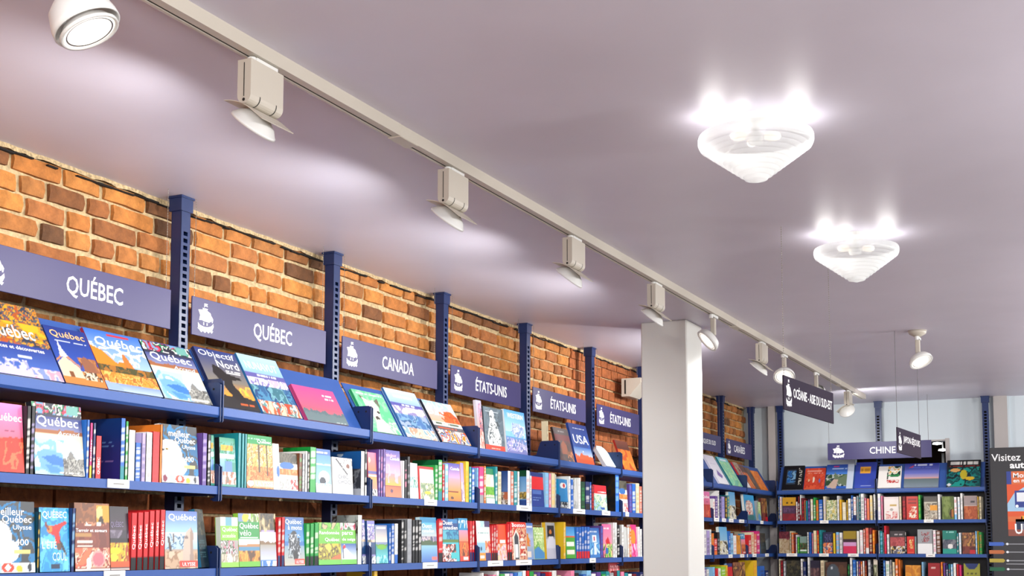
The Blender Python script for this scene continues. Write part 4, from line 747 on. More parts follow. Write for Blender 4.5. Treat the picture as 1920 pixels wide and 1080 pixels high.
'quest': ('4aa4cc', 'c8e0e8', [('r', 0, .88, 1, 1, '2a90bc'), ('g', .5, .88, 'd8d4cc', '5ab4d4'), ('n', 0, .44, 1, .58, ['8a8aa8', 'd8c8c8', '6a6a88'], 6), ('m', .48, .08, '5a7050', 4, .36), ('g', 0, .38, '5a80c4', '9ac8dc'), ('r', .65, .04, .97, .11, 'ee8a80')], [('Ouest', .1, .76, .72, .86, 'eaf8fa'), ('canadien', .1, .66, .84, .74, 'eaf8fa')]),
'ouest': ('2a5a98', 'd82838', [('r', 0, .72, 1, 1, '24508c'), ('r', .4, .90, .95, 1, '3a86b8'), ('n', 0, .5, 1, .74, ['4aa0bc', '2a78a0', '6ab8c8'], 6), ('r', 0, .44, 1, .52, '6a8a50'), ('r', 0, .0, 1, .45, '5ac0cc'), ('n', 0, .0, .8, .40, ['e8e8e4', '8a3a30', 'f0f0ec', 'c85a48', '3a4a50'], 9), ('r', .5, .06, 1, .2, '58c4c8')], [('Ouest', .05, .86, .66, .96, 'ffffff'), ('canadien', .05, .75, .96, .84, 'ffffff')]),
'couchant': ('e88a78', '2a80a8', [('r', 0, .72, 1, 1, '2a94c0'), ('n', 0, .78, 1, .96, [None, 'dff0f4', None], 5), ('g', .45, .72, 'ee9a70', 'ee9ab8'), ('r', 0, .42, 1, .46, 'c86a48'), ('n', 0, .12, 1, .42, ['e07a3a', 'c8583a', 'ee9a4a', '8a4a30'], 6), ('r', 0, 0, 1, .12, 'd8503a'), ('r', .4, .03, .9, .1, 'f0e0d8')], []),
'floride': ('cfe6e4', 'd02838', [('r', 0, .84, 1, 1, 'b4d4dc'), ('r', .6, .75, 1, 1, '4a4070'), ('n', 0, .84, .6, 1, ['f0f6f8', None], 4), ('g', .5, .84, 'dcece8', 'cfe4e0'), ('r', 0, .0, .6, .46, '9ac4dc'), ('e', .3, .3, .06, .05, '3a5a78'), ('r', 0, 0, .6, .2, 'e8a040'), ('r', .6, 0, 1, .2, '4a3a78'), ('n', .6, .2, 1, .5, ['ee9a5a', 'c83a48', 'f2c8b8'], 5), ('x', .1, .9, .7, .02, '6a8a8a'), ('r', .2, .05, .5, .12, 'e8e8f0')], []),
'rougeor': ('e8642a', 'd02830', [('r', 0, .5, 1, 1, 'e05a28'), ('n', 0, 0, 1, .45, ['f2d0b0', 'd8a0b0', 'e8e0e8', 'e89a5a'], 6), ('r', .3, .48, .9, .56, 'f2e8e0')], []),
'boston': ('b83a30', 'd02830', [('r', .0, .86, 1, 1, 'd8402e'), ('n', 0, .0, 1, .84, ['c8483a', 'e8c8a8', 'b04034', 'dcb090'], 7), ('p', [(.12, .0), (.12, .62), (.32, .80), (.52, .62), (.52, 0)], 'f0e8dc'), ('p', [(.18, .0), (.18, .60), (.32, .74), (.46, .60), (.46, 0)], '4a5058'), ('r', .22, .05, .40, .40, 'f2f0ee'), ('r', .6, .1, .95, .16, 'ece4dc'), ('r', .6, .3, .9, .36, 'ece4dc'), ('r', .6, .5, .8, .56, 'ece4dc')], [('Boston', .06, .87, .92, .97, 'ffffff')]),
'automne': ('a8b8d8', 'e8dcc8', [('g', .6, 1, 'b8c4dc', '5a80c0'), ('n', .0, .35, .5, .7, ['e8903a', 'd8702a', 'c8a848', 'b8c4d8'], 7), ('g', 0, .35, '8aa8d0', 'a8b8c8'), ('r', 0, .06, .6, .22, 'e8dcd0'), ('x', .05, .9, .9, .06, 'f2f4f8')], []),
'vertjaune': ('b8d48a', 'd8e0b0', [('n', 0, .3, 1, 1, ['c8dca0', 'a8c87a', 'dce8b8', '8ab868'], 6), ('p', [(0, .3), (.4, .4), (1, .2), (1, 0), (0, 0)], '5a98c8'), ('x', .1, .9, .8, .04, 'f4f8e8'), ('x', .1, .9, .7, .04, 'f4f8e8')], []),
'newyork': ('c8c8cc', 'e8b830', [('r', .0, .55, 1, 1, 'a8a8a8'), ('r', .18, .60, .92, .92, '16141a'), ('e', .5, .74, .14, .06, 'c8803a'), ('p', [(0, .3), (.3, .62), (.8, .62), (1, .3)], 'd4d4dc'), ('r', 0, 0, 1, .3, 'c4c4d0')], []),
'chine': ('58a048', '3a78b0', [('g', .7, 1, '6ab0d8', '3a88c8'), ('r', 0, 0, 1, .66, '5aa83c'), ('r', .1, .38, .9, .52, 'e4ece0'), ('r', .1, .12, .9, .26, 'e8e4d8'), ('r', 0, .66, 1, .72, 'd8603a')], []),
'bleutour': ('4a8ac8', '2a4a90', [('g', .3, 1, '8ac0e4', '2a68b0'), ('n', 0, .1, 1, .5, ['6ab0dc', '3a80c0', 'c8e4f4'], 5), ('r', .3, .52, .7, .76, 'e4eef4'), ('r', .42, .58, .56, .72, 'c84a6a'), ('x', .1, .8, .88, .05, 'f2f6fa'), ('p', [(.4, .1), (.45, .5), (.6, .5), (.66, .1)], 'dfe8f0')], []),
'perroquet': ('e880a0', '1c2030', [('g', .4, 1, 'ee98a8', 'e070a0'), ('p', [(.5, .15), (.3, .5), (.6, .62), (.85, .4)], 'c8303c'), ('n', 0, 0, 1, .4, ['5ab048', 'e8d8a0', '4a8a3a', 'e880a0'], 6), ('e', .4, .2, .15, .1, '3a78b8'), ('x', .2, .8, .88, .05, 'ffffff')], []),
'roseviolet': ('d83a88', 'e8e8e4', [('e', .4, .6, .4, .25, 'ee9a3a'), ('n', 0, 0, 1, .4, ['d83a88', 'ee78b0', 'f0c8dc'], 6)], []),
'blancsign': ('ece8f0', 'd8d4e0', [('g', 0, 1, 'f0eef2', 'e4e0ec'), ('p', [(.3, .3), (.5, .5), (.8, .3), (.6, .2)], '8a6ab0'), ('x', .2, .8, .7, .02, 'b8a8c8')], []),
'menthe': ('98dcb8', '1f6a78', [('n', 0, 0, 1, .9, ['90d8b0', 'a8e4c4', 'c8e8a8', '88ccb0'], 6), ('r', 0, .86, 1, 1, '78c8d8'), ('r', .2, .88, .8, .94, 'e8f4f6')], []),
'mosaique': ('7a6a60', 'c82838', [('n', 0, .5, 1, 1, ['8a7a70', 'e8d8a8', '2a2420', 'c84a48', 'b8b0a8'], 5), ('r', 0, 0, 1, .5, '1f4a7a'), ('p', [(.2, 0), (.5, .4), (.9, .3), (1, 0)], 'e8e4e0')], []),
'africain': ('d8703a', 'b83028', [('n', 0, 0, 1, .7, ['e07a34', 'd8903a', 'b85a2a'], 5), ('g', .7, 1, '5a3a30', '7a4a3a')], []),
'brunclair': ('8a6a50', '4a3a30', [('n', 0, 0, 1, 1, ['6a5a58', '8a6a50', '50484c'], 5)], []),
'orangevif': ('e88a2c', 'c8702a', [('n', 0, 0, 1, 1, ['e8882a', 'd87a24', 'f0983a'], 5)], []),
'ecrannoir': ('16191e', '101218', [('r', .16, .22, .62, .82, '48586a'), ('n', .19, .28, .60, .78, ['2a6aa8', '5a94c4', '1c3a60', '8ab4d0'], 6), ('n', .74, .2, .9, .95, [None, None, 'e8e4d8', None], 12)], []),
'sari': ('d8583c', 'b84a30', [('n', 0, 0, 1, 1, ['d8583c', 'c84c34', 'e06a48'], 6), ('e', .45, .45, .05, .14, 'f0e4d0'), ('e', .22, .42, .04, .06, 'e8c8a0'), ('e', .75, .4, .04, .1, '6a7ab8'), ('x', .1, .9, .86, .05, 'e8a898'), ('x', .1, .9, .76, .05, 'e8a898')], []),
'chateau2': ('3a6ec0', 'd8e0ea', [('g', .6, 1, '5a90d8', '2a56b0'), ('r', .78, 0, 1, 1, 'd0dae8'), ('n', 0, .1, .78, .6, ['3a5a40', '5a7a48', 'c8ccc8', '2a4a50'], 8), ('p', [(.3, .7), (.5, .45), (.78, .6), (.78, .1), (.3, .3)], '7a8a70'), ('p', [(.05, .05), (.3, .4), (.45, .38), (.4, 0)], 'd0b8a8'), ('r', .25, .9, .45, .95, 'e04a8a'), ('x', .2, .75, .83, .05, 'c8dcf4')], []),
'etiqor': ('3f56b4', '2a3a88', [('g', 0, 1, '4a60bc', '3448a4'), ('r', .22, .58, .72, .82, 'e8b040'), ('x', .26, .68, .70, .1, 'b8862a'), ('x', .3, .8, .1, .03, 'b8c4ec')], []),
'logoblanc': ('f0ece6', 'c8c4bc', [('n', .42, .5, .95, 1, [None, 'e0b030', None, '3a8a5a', '2a2a30'], 5), ('r', .38, .38, .44, .72, '1c1c20'), ('r', .38, .55, .9, .60, '3a9a5a'), ('n', .38, .22, .9, .36, ['c8403a', None, 'c8403a'], 7)], []),
'horizon': ('6a74b8', '3a3a80', [('g', .55, 1, '7a80c4', '2f3e9c'), ('g', .36, .56, 'c8b0b8', '8a8ac4'), ('r', 0, .36, 1, .40, 'd8a8a0'), ('g', 0, .36, '8e9aa4', '6f7f80'), ('x', .25, .8, .93, .06, 'd8dcf0'), ('x', .2, .75, .82, .05, '6a78c8'), ('p', [(.1, .8), (.26, .92), (.24, .84)], 'c8485a')], []),
'jardin': ('12343a', '0e1a20', [('r', 0, .76, 1, 1, '121416'), ('x', .1, .95, .88, .12, 'e8e6e0'), ('x', .05, .95, .77, .03, 'b83a2a'), ('n', 0, 0, 1, .74, ['0f5a5c', '168a84', '12343a', '0e2a34', '1a9a90'], 6), ('e', .25, .62, .14, .07, 'd8a868'), ('e', .5, .45, .10, .18, 'c8b838'), ('e', .68, .3, .14, .07, 'd8b838'), ('e', .08, .07, .06, .05, 'd8dcdc')], []),
'livrerose': ('e8dcd8', 'd8b8b0', [('r', 0, 0, 1, .9, 'f0e8e2'), ('x', .4, .85, .62, .08, 'c8a84a'), ('n', .1, .05, .9, .35, ['e8c8c0', 'd87a78', 'f0e8e2'], 6), ('e', .5, .45, .1, .06, 'b8b0a8')], []),
'livrerouge': ('d23c24', 'b83020', [('n', .2, .08, .85, .55, ['d23c24', 'f0dcc0', 'd23c24', 'f2e8dc'], 6), ('x', .15, .85, .85, .08, '8a1c10'), ('x', .15, .85, .72, .08, '8a1c10')], []),
'paysage': ('c8c4b4', '8a7a70', [('n', 0, 0, 1, .7, ['b8b0a0', '8a8070', 'd8d0c0', 'a89a88'], 6), ('g', .75, 1, '6a6458', '54504a'), ('r', .45, .38, 1, .6, 'e8a838'), ('x', .6, .95, .66, .06, '4a4438')], []),
'olive': ('6a7a3c', '7a8a4a', [('n', 0, 0, 1, 1, ['66783a', '7a8c44', '8a9a58'], 5), ('e', .78, .25, .14, .2, '4a2a20'), ('p', [(.8, .4), (.95, .45), (.98, .1), (.8, .1)], 'b87a3a')], []),
'inde': ('c8b8ac', 'd8c8b0', [('r', 0, .58, 1, .98, 'a89a98'), ('x', .5, .9, .75, .08, '4a4a50'), ('n', 0, 0, 1, .56, ['b8643a', 'a85430', 'c8784a'], 6)], []),
'croquis': ('a86060', '6a2a30', [('r', 0, .72, 1, 1, '4a4244'), ('x', .3, .85, .84, .08, 'c8c0c0'), ('n', 0, .2, 1, .72, ['b85a5c', 'c86a68', 'a84c50'], 5), ('n', 0, 0, 1, .32, ['2a2a3a', 'c8a858', 'e4e0dc', '6a6a78'], 7)], []),
'idole': ('d83a28', 'b82c20', [('n', .3, .3, .8, .8, ['d83a28', 'e8c878', 'd83a28', 'f0dca0'], 5), ('r', .1, .03, .9, .1, 'e86a50')], []),
'carteg': ('a8aaac', 'e8e8e6', [('r', 0, 0, 1, .40, 'f0f0ee'), ('n', .28, .48, .78, .9, ['a8aaac', '8a2a34', 'a8aaac', 'b84a50', 'a8aaac'], 8), ('r', 0, .40, 1, .42, '6a6a70')], []),
'turquoise': ('1f9a88', '2ab8a4', [('r', 0, .62, 1, 1, '1f8a7c'), ('x', .3, .8, .92, .06, 'a8dcd4'), ('n', 0, .2, 1, .62, ['6a6a78', '4a5a68', '8a8a90'], 5), ('r', 0, 0, 1, .2, '22a494'), ('e', .55, .32, .2, .1, 'ece8e4')], []),
'bazar': ('8a4a3c', '5a2a28', [('n', 0, .3, 1, 1, ['a8744a', '8a5a40', '5a3a30', 'c89a58'], 5), ('n', 0, 0, 1, .35, ['6a2a28', '8a4438'], 4), ('r', .6, 0, 1, .18, 'c82838')], []),
'noirvert': ('2a2c24', '1c1c1a', [('n', 0, 0, 1, 1, ['2a2c24', '4a4a38', '1c1e1a', '5a543c'], 7)], []),
'brunrose': ('5a3a40', '2a2030', [('r', 0, .7, 1, 1, '2c2440'), ('n', 0, 0, 1, .7, ['6a4a50', '4a3038', '8a6a68'], 6)], []),
'casque': ('5a3a2c', '3a2a24', [('n', 0, 0, 1, 1, ['5a3a2c', '6e4c34'], 4), ('e', .35, .5, .3, .42, '5a646c'), ('e', .3, .75, .06, .06, 'c8ccd0')], []),
'terre': ('e8dccc', 'c8b8a8', [('n', .0, .0, 1, .8, ['5a5a40', 'a8a888', '4a5a3a', 'c8c8a8'], 5)], []),
'orangelivre': ('e09a2c', 'c87c24', [('n', 0, 0, 1, 1, ['e09a2c', 'e8a83c', 'd08a24'], 4), ('r', .42, 0, .46, 1, 'c07820')], []),
'rougetexte': ('a8242c', '7a1a20', [('x', .15, .6, .8, .08, 'e8c8c0')], []),
'courbe': ('a8a838', '1c3a78', [('r', 0, 0, 1, 1, 'a4a43a'), ('e', .5, 1.05, .42, .28, '1f3a78'), ('x', .2, .8, .6, .06, '4a4a1c'), ('x', .2, .9, .48, .05, '4a4a1c')], []),
'jaunebordeaux': ('a83040', '7a2a34', [('r', 0, .64, 1, 1, 'd8a82c'), ('e', .35, .76, .06, .04, '3a2a10'), ('e', .7, .76, .06, .04, '3a2a10'), ('r', 0, .30, 1, .64, '5a3a58'), ('n', 0, .36, 1, .55, [None, '7a5a80', None], 5), ('n', 0, 0, 1, .3, ['9a2438', '8a1c30'], 4)], []),
'texteanc': ('b8a48a', '7a2a34', [('r', 0, .66, 1, 1, '6a2434'), ('n', 0, .6, 1, 1, [None, '8a3a48', None], 5), ('n', 0, 0, 1, .62, ['bca88c', 'a8906c', 'c8b89c'], 7)], []),
'vertlivre': ('4a8a48', '38983a', [('r', 0, .62, 1, 1, '8aa098'), ('n', 0, .2, 1, .6, ['3a5a38', '7a2a30', '4a8a48', '2a4a30'], 5), ('r', .05, .12, .95, .22, 'dce8dc')], []),
'merorange': ('3a3a68', '28304a', [('r', 0, .5, 1, 1, '2c2e52'), ('n', .1, .55, .9, .9, [None, '6a6a98', None], 5), ('n', 0, 0, 1, .5, ['e88a4a', '2a6a98', 'f0c8a8', 'd86a38'], 5)], []),
'orrose': ('a08a34', 'c83a78', [('r', 0, .64, 1, 1, 'a8902c'), ('r', 0, .5, 1, .64, '4a2838'), ('r', 0, .34, 1, .5, 'd8a8d0'), ('r', 0, 0, 1, .34, 'd83a68')], []),
'vertbambou': ('b8c088', '6a7a4a', [('n', 0, 0, 1, 1, ['a8b47a', 'e4e6cc', '7a8a58', 'f0ecd0', 'd8c878'], 8)], []),
'mascarade': ('3aa0cc', 'e8e8e2', [('g', 0, 1, '2a8090', '48b0e0'), ('e', .45, .48, .34, .30, 'ece4dc'), ('n', .15, .2, .8, .75, [None, '8a6a5a', None, 'd84a48', 'c8b8a8', None], 7), ('e', .55, .12, .3, .1, '2a7a78')], []),
'tigre': ('b8c8c0', 'e0e4dc', [('n', 0, 0, 1, .5, ['e8e8d8', 'b8a868', 'f0f0ec', '5a5a48'], 6), ('g', .5, 1, '9ac4dc', '6ab0d8')], []),
}
CV['sommets2'] = CV['sommets']
COL = {'r': ('red', 'd42a30'), 'R': ('dark red', '7c1c28'), 'o': ('orange', 'e8802c'), 'y': ('yellow', 'ecc02a'), 'g': ('green', '2fa34c'), 'G': ('dark green', '14502f'), 'l': ('lime', '98c83a'), 't': ('teal', '1f8f96'),
       'b': ('blue', '2a6ec0'), 'B': ('navy', '20346c'), 'c': ('pale blue', '8ec2e4'), 'v': ('violet', '6a4a96'), 'p': ('pink', 'e88aa8'), 'm': ('magenta', 'd4307e'), 'w': ('white', 'efeeea'), 'k': ('black', '1b1b20'),
       'e': ('grey', '9a9ca0'), 'n': ('brown', '7a4a30'), 'a': ('cream', 'e2d6b4'), 'L': ('lilac', 'b4a4d4'), 'T': ('dark teal', '12485a'), 's': ('salmon', 'e2806a')}
def lin(c): return hexc(c)
def cover_grid(mb, A, x0, z0, x1, z1, y, flip=False):
    """paint grid in the x-z plane at depth y, facing -y"""
    h, w = A.shape[:2]; o = len(mb.v)
    for j in range(h):
        for i in range(w):
            mb.v.append((x0 + (x1 - x0) * i / (w - 1), y, z0 + (z1 - z0) * j / (h - 1))); mb.c.append(tuple(A[j, i]))
    for j in range(h - 1):
        for i in range(w - 1):
            a = o + j * w + i; mb.f.append((a, a + 1, a + w + 1, a + w)); mb.m.append(0)
def shell(W, T, Hh, base, spine, spineout, pages_side=False):
    """boards and spine as thin solid slabs; local x along the shelf, y into the shelf"""
    b = MB(); t = .0022; cb, cs = lin(base), lin(spine)
    R = range
    if not spineout:
        b.box(0, .0003, 0, W, t, Hh, cols=[cs, cb, None, cb, cb, cb]); b.box(0, T - t, 0, W, T, Hh, cols=[cb] * 6)
        b.box(0, t, 0, t, T - t, Hh, cols=[cs] * 6)
    else:   # W = thickness on the shelf, T = width of the book
        b.box(0, 0, 0, t, T, Hh, cols=[cb] * 6); b.box(W - t, 0, 0, W, T, Hh, cols=[cb] * 6); b.box(t, .0003, 0, W - t, t, Hh, cols=[cs] * 6)
        b.box(0, 0, 0, W, .0004, Hh, cols=[None, None, None, None, cs, cs])
    return b
def pages(W, T, Hh, spineout):
    b = MB(); t = .0024; i_ = .003
    if not spineout: b.box(t, t, .001, W - i_, T - t, Hh - i_)
    else: b.box(t, t, .001, W - t, T - i_, Hh - i_)
    return b
BOOKS = []      # (object, short name, shelf key, colour word) for the labels of the neighbours
_pg = {}
def face_book(cid, W, T, Hh, loc, rz, lean=0, roll=0, yaw=0, label='', group='', res=56, short=''):
    base, spine, ops, titles = CV[cid]
    ky = (cid, round(W, 3), round(Hh, 3), res)
    P = Paint(max(12, int(res * min(1, W / Hh)) + 1), res, base, sum(map(ord, cid))); run(P, ops)
    b = shell(W, T, Hh, base, spine, False); cover_grid(b, P.a, 0, 0, W, Hh, 0)
    o = link('book', b.mesh('cover', [M['print']], color=True))
    o.matrix_world = Matrix.Translation(loc) @ Matrix.Rotation(rz + yaw, 4, 'Z') @ Matrix.Rotation(-lean, 4, 'X') @ Matrix.Rotation(roll, 4, 'Y')
    o['label'] = label; o['category'] = 'book'; o['group'] = group
    obj('page_block', pages(W, T, Hh, False), M['paper'], o)
    for tt in titles:
        tx, u0, v0, u1, v1, c = tt[:6]; sh = tt[6] if len(tt) > 6 else 0
        m_ = MB(); add_text(m_, tx, u0 * W, v0 * Hh, u1 * W, v1 * Hh, y=-.0005, bold=.008, shear=sh)
        obj('title_lettering', m_, ink(c), o)
    return o
def spine_book(W, T, Hh, loc, rz, c1, c2, ct, roll=0, band=.2, seed=0, cov=None, pg=True, title=None, yaw=0):
    rg = random.Random(seed); nv = 30
    P = Paint(4, nv, COL[c1][1] if c1 in COL else c1, seed)
    if c2: P.r(0, 0, 1, band, COL[c2][1])
    P.a = P.a ** 1.15 * .93
    tc = np.array(lin(ct)); v = 3 if not c2 else int(band * nv) + 2
    if not title:
        top_gap = rg.randint(2, 7)
        while v < nv - top_gap:
            L = rg.randint(1, 4)
            for q in range(v, min(nv - 2, v + L)): P.a[q, 1:3] = P.a[q, 1:3] * .5 + tc * .5
            v += L + rg.randint(1, 2)
            if rg.random() < .12: v += rg.randint(2, 5)
    b = shell(W, T, Hh, cov or COL[c1][1], COL[c1][1], True)
    cover_grid(b, P.a, 0, 0, W, Hh, 0)
    o = link('book', b.mesh('cover', [M['print']], color=True))
    o.matrix_world = Matrix.Translation(loc) @ Matrix.Rotation(rz + yaw, 4, 'Z') @ Matrix.Rotation(roll, 4, 'Y')
    o['category'] = 'book'
    if pg: obj('page_block', pages(W, T, Hh, True), M['paper'], o)
    if title:
        m_ = MB(); v_, f_ = letters(title[0], .01); x0, x1, z0, z1 = W * .22, W * .8, title[1] * Hh, title[2] * Hh
        m_.add([(x1 - p[1] * (x1 - x0), -.0004, z0 + p[0] * (z1 - z0)) for p in v_], f_); obj('title_lettering', m_, ink('f4ecea'), o)
    return o
# ---------------------------------------------------------------- setting the books on the shelves
def _lin(fn):      # root of a function that is linear in its argument
    a, c = fn(0.0), fn(1.0); return -a / (c - a)
def YatX(x, X, z): return _lin(lambda t: (x - 960) * (np.array([X, t, z - CAM_Z]) @ _f) - FOC * (np.array([X, t, z - CAM_Z]) @ _r))
def XatY(x, Y, z): return _lin(lambda t: (x - 960) * (np.array([t, Y, z - CAM_Z]) @ _f) - FOC * (np.array([t, Y, z - CAM_Z]) @ _r))
def Zat(y, X, Y): return _lin(lambda t: (CY - y) * (np.array([X, Y, t - CAM_Z]) @ _f) - FOC * (np.array([X, Y, t - CAM_Z]) @ _u))
ORD = 'first second third fourth fifth sixth seventh eighth ninth tenth eleventh twelfth thirteenth fourteenth fifteenth sixteenth seventeenth eighteenth nineteenth twentieth'.split()
def ordw(i):
    if i < 20: return ORD[i]
    t = ['twenty', 'thirty', 'forty', 'fifty', 'sixty', 'seventy', 'eighty', 'ninety'][(i + 1) // 10 - 2]
    u = (i + 1) % 10
    return (t[:-1] + 'ieth') if u == 0 else t + '-' + ORD[u - 1]
import re
USED = set(); nwords = lambda s: max(len(re.findall(r"[^\W_]+", s)), len(re.findall(r"[A-Za-z0-9][A-Za-z0-9'’-]*", s)))
def auto_labels(row, rowname):
    """row: [(object, short description, own label or None)], in order from the left"""
    for i, (o, sh, own, bay) in enumerate(row):
        if own:
            lb = own
        else:
            l_ = row[i - 1][1] if i else None; r_ = row[i + 1][1] if i + 1 < len(row) else None
            if l_ and r_: lb = '%s between %s and %s, %s, %s' % (sh, l_, r_, rowname, bay)
            else: lb = '%s at the %s end of the %s, %s' % (sh, 'left' if not l_ else 'right', rowname, bay)
            if lb in USED or nwords(lb) > 16:
                inb = [k for k in range(len(row)) if row[k][3] == bay]
                n = inb.index(i); m = len(inb) - 1 - n
                lb = '%s, %s from left on %s, %s' % (sh, ordw(n), rowname, bay) if n <= m else '%s, %s from right on %s, %s' % (sh, ordw(m), rowname, bay)
        USED.add(lb); o['label'] = lb
def place_row(spec, wall, zrow, rowname, baynames, bounds, group, seed=0, T=.135, res=56):
    """wall 'L': brick wall (books face +x); wall 'B': back wall (books face -y)"""
    rg = random.Random(seed); row = []; prev = -99; chain = []
    for e in [q.strip() for q in spec.split(';') if q.strip()]:
        h_, *rest_ = e.split('|'); tk = h_.split(); kd, x0, x1, yt = tk[0], float(tk[1]), float(tk[2]), float(tk[3])
        off = .012
        if 'b' in kd: off = .055
        if wall == 'L':
            pl = XF - off; a, c = YatX(x0, pl, zrow), YatX(x1, pl, zrow); top = Zat(yt, pl, a if yt else a)
        else:
            pl = YBF + off; a, c = XatY(x0, pl, zrow), XatY(x1, pl, zrow); top = Zat(yt, a, pl)
        hh = top - zrow
        for q in (LB + [Y0 - BAY - .02] if wall == 'L' else [-2.56, -1.755, -.93]):
            if a < q + .0085 and c > q - .0085:
                if c - q > q - a: a = max(a, q + .0085)
                else: c = min(c, q - .0085)
        if 'b' not in kd:
            a = max(a, prev + .0004)
            if c - a < .003: c = a + .004
            prev = c
        hh = min(hh, .262); bay = baynames[sum(1 for q in bounds if (a + c) / 2 > q)]
        loc = Vector((pl, a, zrow + .0005)) if wall == 'L' else Vector((a, pl, zrow + .0005)); rz = PI / 2 if wall == 'L' else 0
        if kd[0] == 'f':
            cid = tk[4]; lean = math.radians(float(tk[5])) if len(tk) > 5 else .06; yaw = math.radians(float(tk[6])) if len(tk) > 6 else 0
            t_ = .022 if wall == 'L' else .018
            sh = rest_[0]; lb = rest_[1] if len(rest_) > 1 else None
            loc = loc + Vector((0, 0, t_ * math.sin(lean)))
            o = face_book(cid, c - a, t_, hh, loc, rz, lean, 0, yaw, '', group, res)
            own = lb
        else:
            code = tk[4]; side = None
            if '@' in code: code, side = code.split('@')
            ct = 'f0ece4'
            if ':' in code: code, ct = code.split(':'); ct = COL[ct][1]
            c1, *c2 = code.split('/'); c2 = c2[0] if c2 else None
            if not c2 and c1 in 'wacyL' and ':' not in tk[4]: ct = '4a4650'
            tt = rest_[0].split(',') if rest_ and rest_[0] else None
            title = (tt[0], float(tt[1]), float(tt[2])) if tt else None
            roll = math.radians(float(tk[5])) if len(tk) > 5 else 0
            wd = c - a
            TT = T + rg.uniform(-.02, .015)
            o = spine_book(wd, TT, hh, loc, rz, c1, c2, ct, roll, .24 if c2 else .2, rg.randint(0, 9999), None if not side else CV[side][0], True, title)
            if side:
                base, sp, ops, _t = CV[side]; P = Paint(34, 50, base, 5); run(P, ops)
                b = MB(); A = P.a; h2, w2 = A.shape[:2]
                for j in range(h2):
                    for i in range(w2): b.v.append((-.0003, TT * (1 - i / (w2 - 1)), hh * j / (h2 - 1))); b.c.append(tuple(A[j, i]))
                for j in range(h2 - 1):
                    for i in range(w2 - 1): q = j * w2 + i; b.f.append((q, q + 1, q + w2 + 1, q + w2)); b.m.append(0)
                link('back_cover', b.mesh('back_cover', [M['print']], color=True), o)
            th = 'thin ' if wd < .011 else 'thick ' if wd > .026 else ''
            sh = th + COL[c1][0] + (' and ' + COL[c2][0] if c2 and c2 != c1 else '') + ' book'
            own = rest_[1] if len(rest_) > 1 else None
        o['group'] = group
        if kd[0] == 's': o['spine'] = 1
        row.append((o, sh, own, bay))
    auto_labels(row, rowname)
    return row
LB = [Y0 + BAY * k for k in range(8)]
G0, G1, G2, G3 = ['books on the %s along the brick wall' % s for s in ('display shelf', 'second shelf', 'third shelf', 'lowest shelf')]

# display shelf: books lying back on the sloping plate
def display(x0, x1, hgt, cid, label, wall='L', T=.014, zoff=0, steep=None, res=62, dz=0, bay=2):
    lean = LEAN if steep is None else math.radians(steep)
    zb = LZ[0] - (.006 if (wall == 'L' and bay > 1) else 0)
    if wall == 'L':
        a, c = YatX(x0, XF - .010, zb), YatX(x1, XF - .010, zb); base = Vector((XF, a, zb)); rz = PI / 2
    else:
        a, c = XatY(x0, YBF + .010, zb), XatY(x1, YBF + .010, zb); base = Vector((a, YBF, zb)); rz = 0
    # back of the book lies on the plate
    yb = .034 if steep is None else .030
    p = Vector((0, (yb - T - .0005) / math.cos(lean) * 1.0 - (.0 if steep is None else 0), 0))
    q = Matrix.Rotation(rz, 4, 'Z')
    base = base + q @ Vector((0, .012 + (.022 - T - .0008) * math.cos(lean), -(.022 - T) * math.sin(lean) * 0 + T * math.sin(lean) * 1.0 + dz))
    o = face_book(cid, c - a, T, hgt, base, rz, lean, 0, 0, label, G0 if wall == 'L' else 'books on the back wall display shelf', res)
    USED.add(label); return o
display(2, 125, .248, 'espaces', 'large book Québec espaces et découvertes, autumn forest cover, at left edge', bay=0)
display(128, 206, .198, 'eglise', 'blue book with orange title Québec and a white church', bay=0)
display(207.5, 310, .220, 'chateau', 'book with script title Québec over an orange autumn castle view', bay=0)
display(313, 403, .217, 'sommets', 'Québec book with blue iceberg cover on the display shelf beside the bracket', bay=0)
display(417, 493, .238, 'objectif', 'book Objectif Nord with a dark figure against a sunset', bay=1)
display(498, 571, .249, 'nunavut', 'book with a pale NUNAVUT title over sea and shore', bay=1)
display(581, 658, .155, 'rouge', 'small pink book with grey grass leaning on the bare display plate', bay=1)
display(700, 757, .198, 'renard', 'green book with a pale fox drawing beside the CANADA bay bracket')
display(768, 826, .244, 'vagues', 'tall pale blue book with waves under the CANADA sign', T=.012)
display(833, 887, .219, 'oiseaux', 'book with orange maple and bird photographs, right of the waves book')
display(903, 913, .226, 'bouddha', 'tall narrow pink and violet book partly behind the dark bracket plate', steep=6)
display(914.5, 951, .203, 'statue', 'grey book with a white marble statue and a red foot band', steep=5)
display(955, 993, .212, 'nouvelle', 'pale blue book with a floating island under the first ÉTATS-UNIS sign', steep=6)
display(1053, 1081, .182, 'temple', 'dark reddish-brown book leaning left of the USA book', steep=14)
display(1085, 1118, .226, 'usa', 'blue book with large USA title', steep=14)
display(1174, 1197, .19, 'africain', 'red and orange book on the display shelf touching the white column', steep=20)
display(1352, 1370, .25, 'blancsign', 'tall white book leaning back just right of the column')
display(1376, 1395, .255, 'menthe', 'mint green book on the CARAÏBES display shelf')
display(1402, 1411, .235, 'mosaique', 'narrow book with a blue foot and photo mosaic top, right of the mint one')
display(1411.5, 1420, .215, 'africain', 'orange and brown book under the right end of the CARAÏBES sign')
display(1420.5, 1428.5, .205, 'brunclair', 'narrow brown book before the bright orange one at the corner')
display(1430, 1443, .185, 'orangevif', 'bright orange book last on the brick wall display shelf')
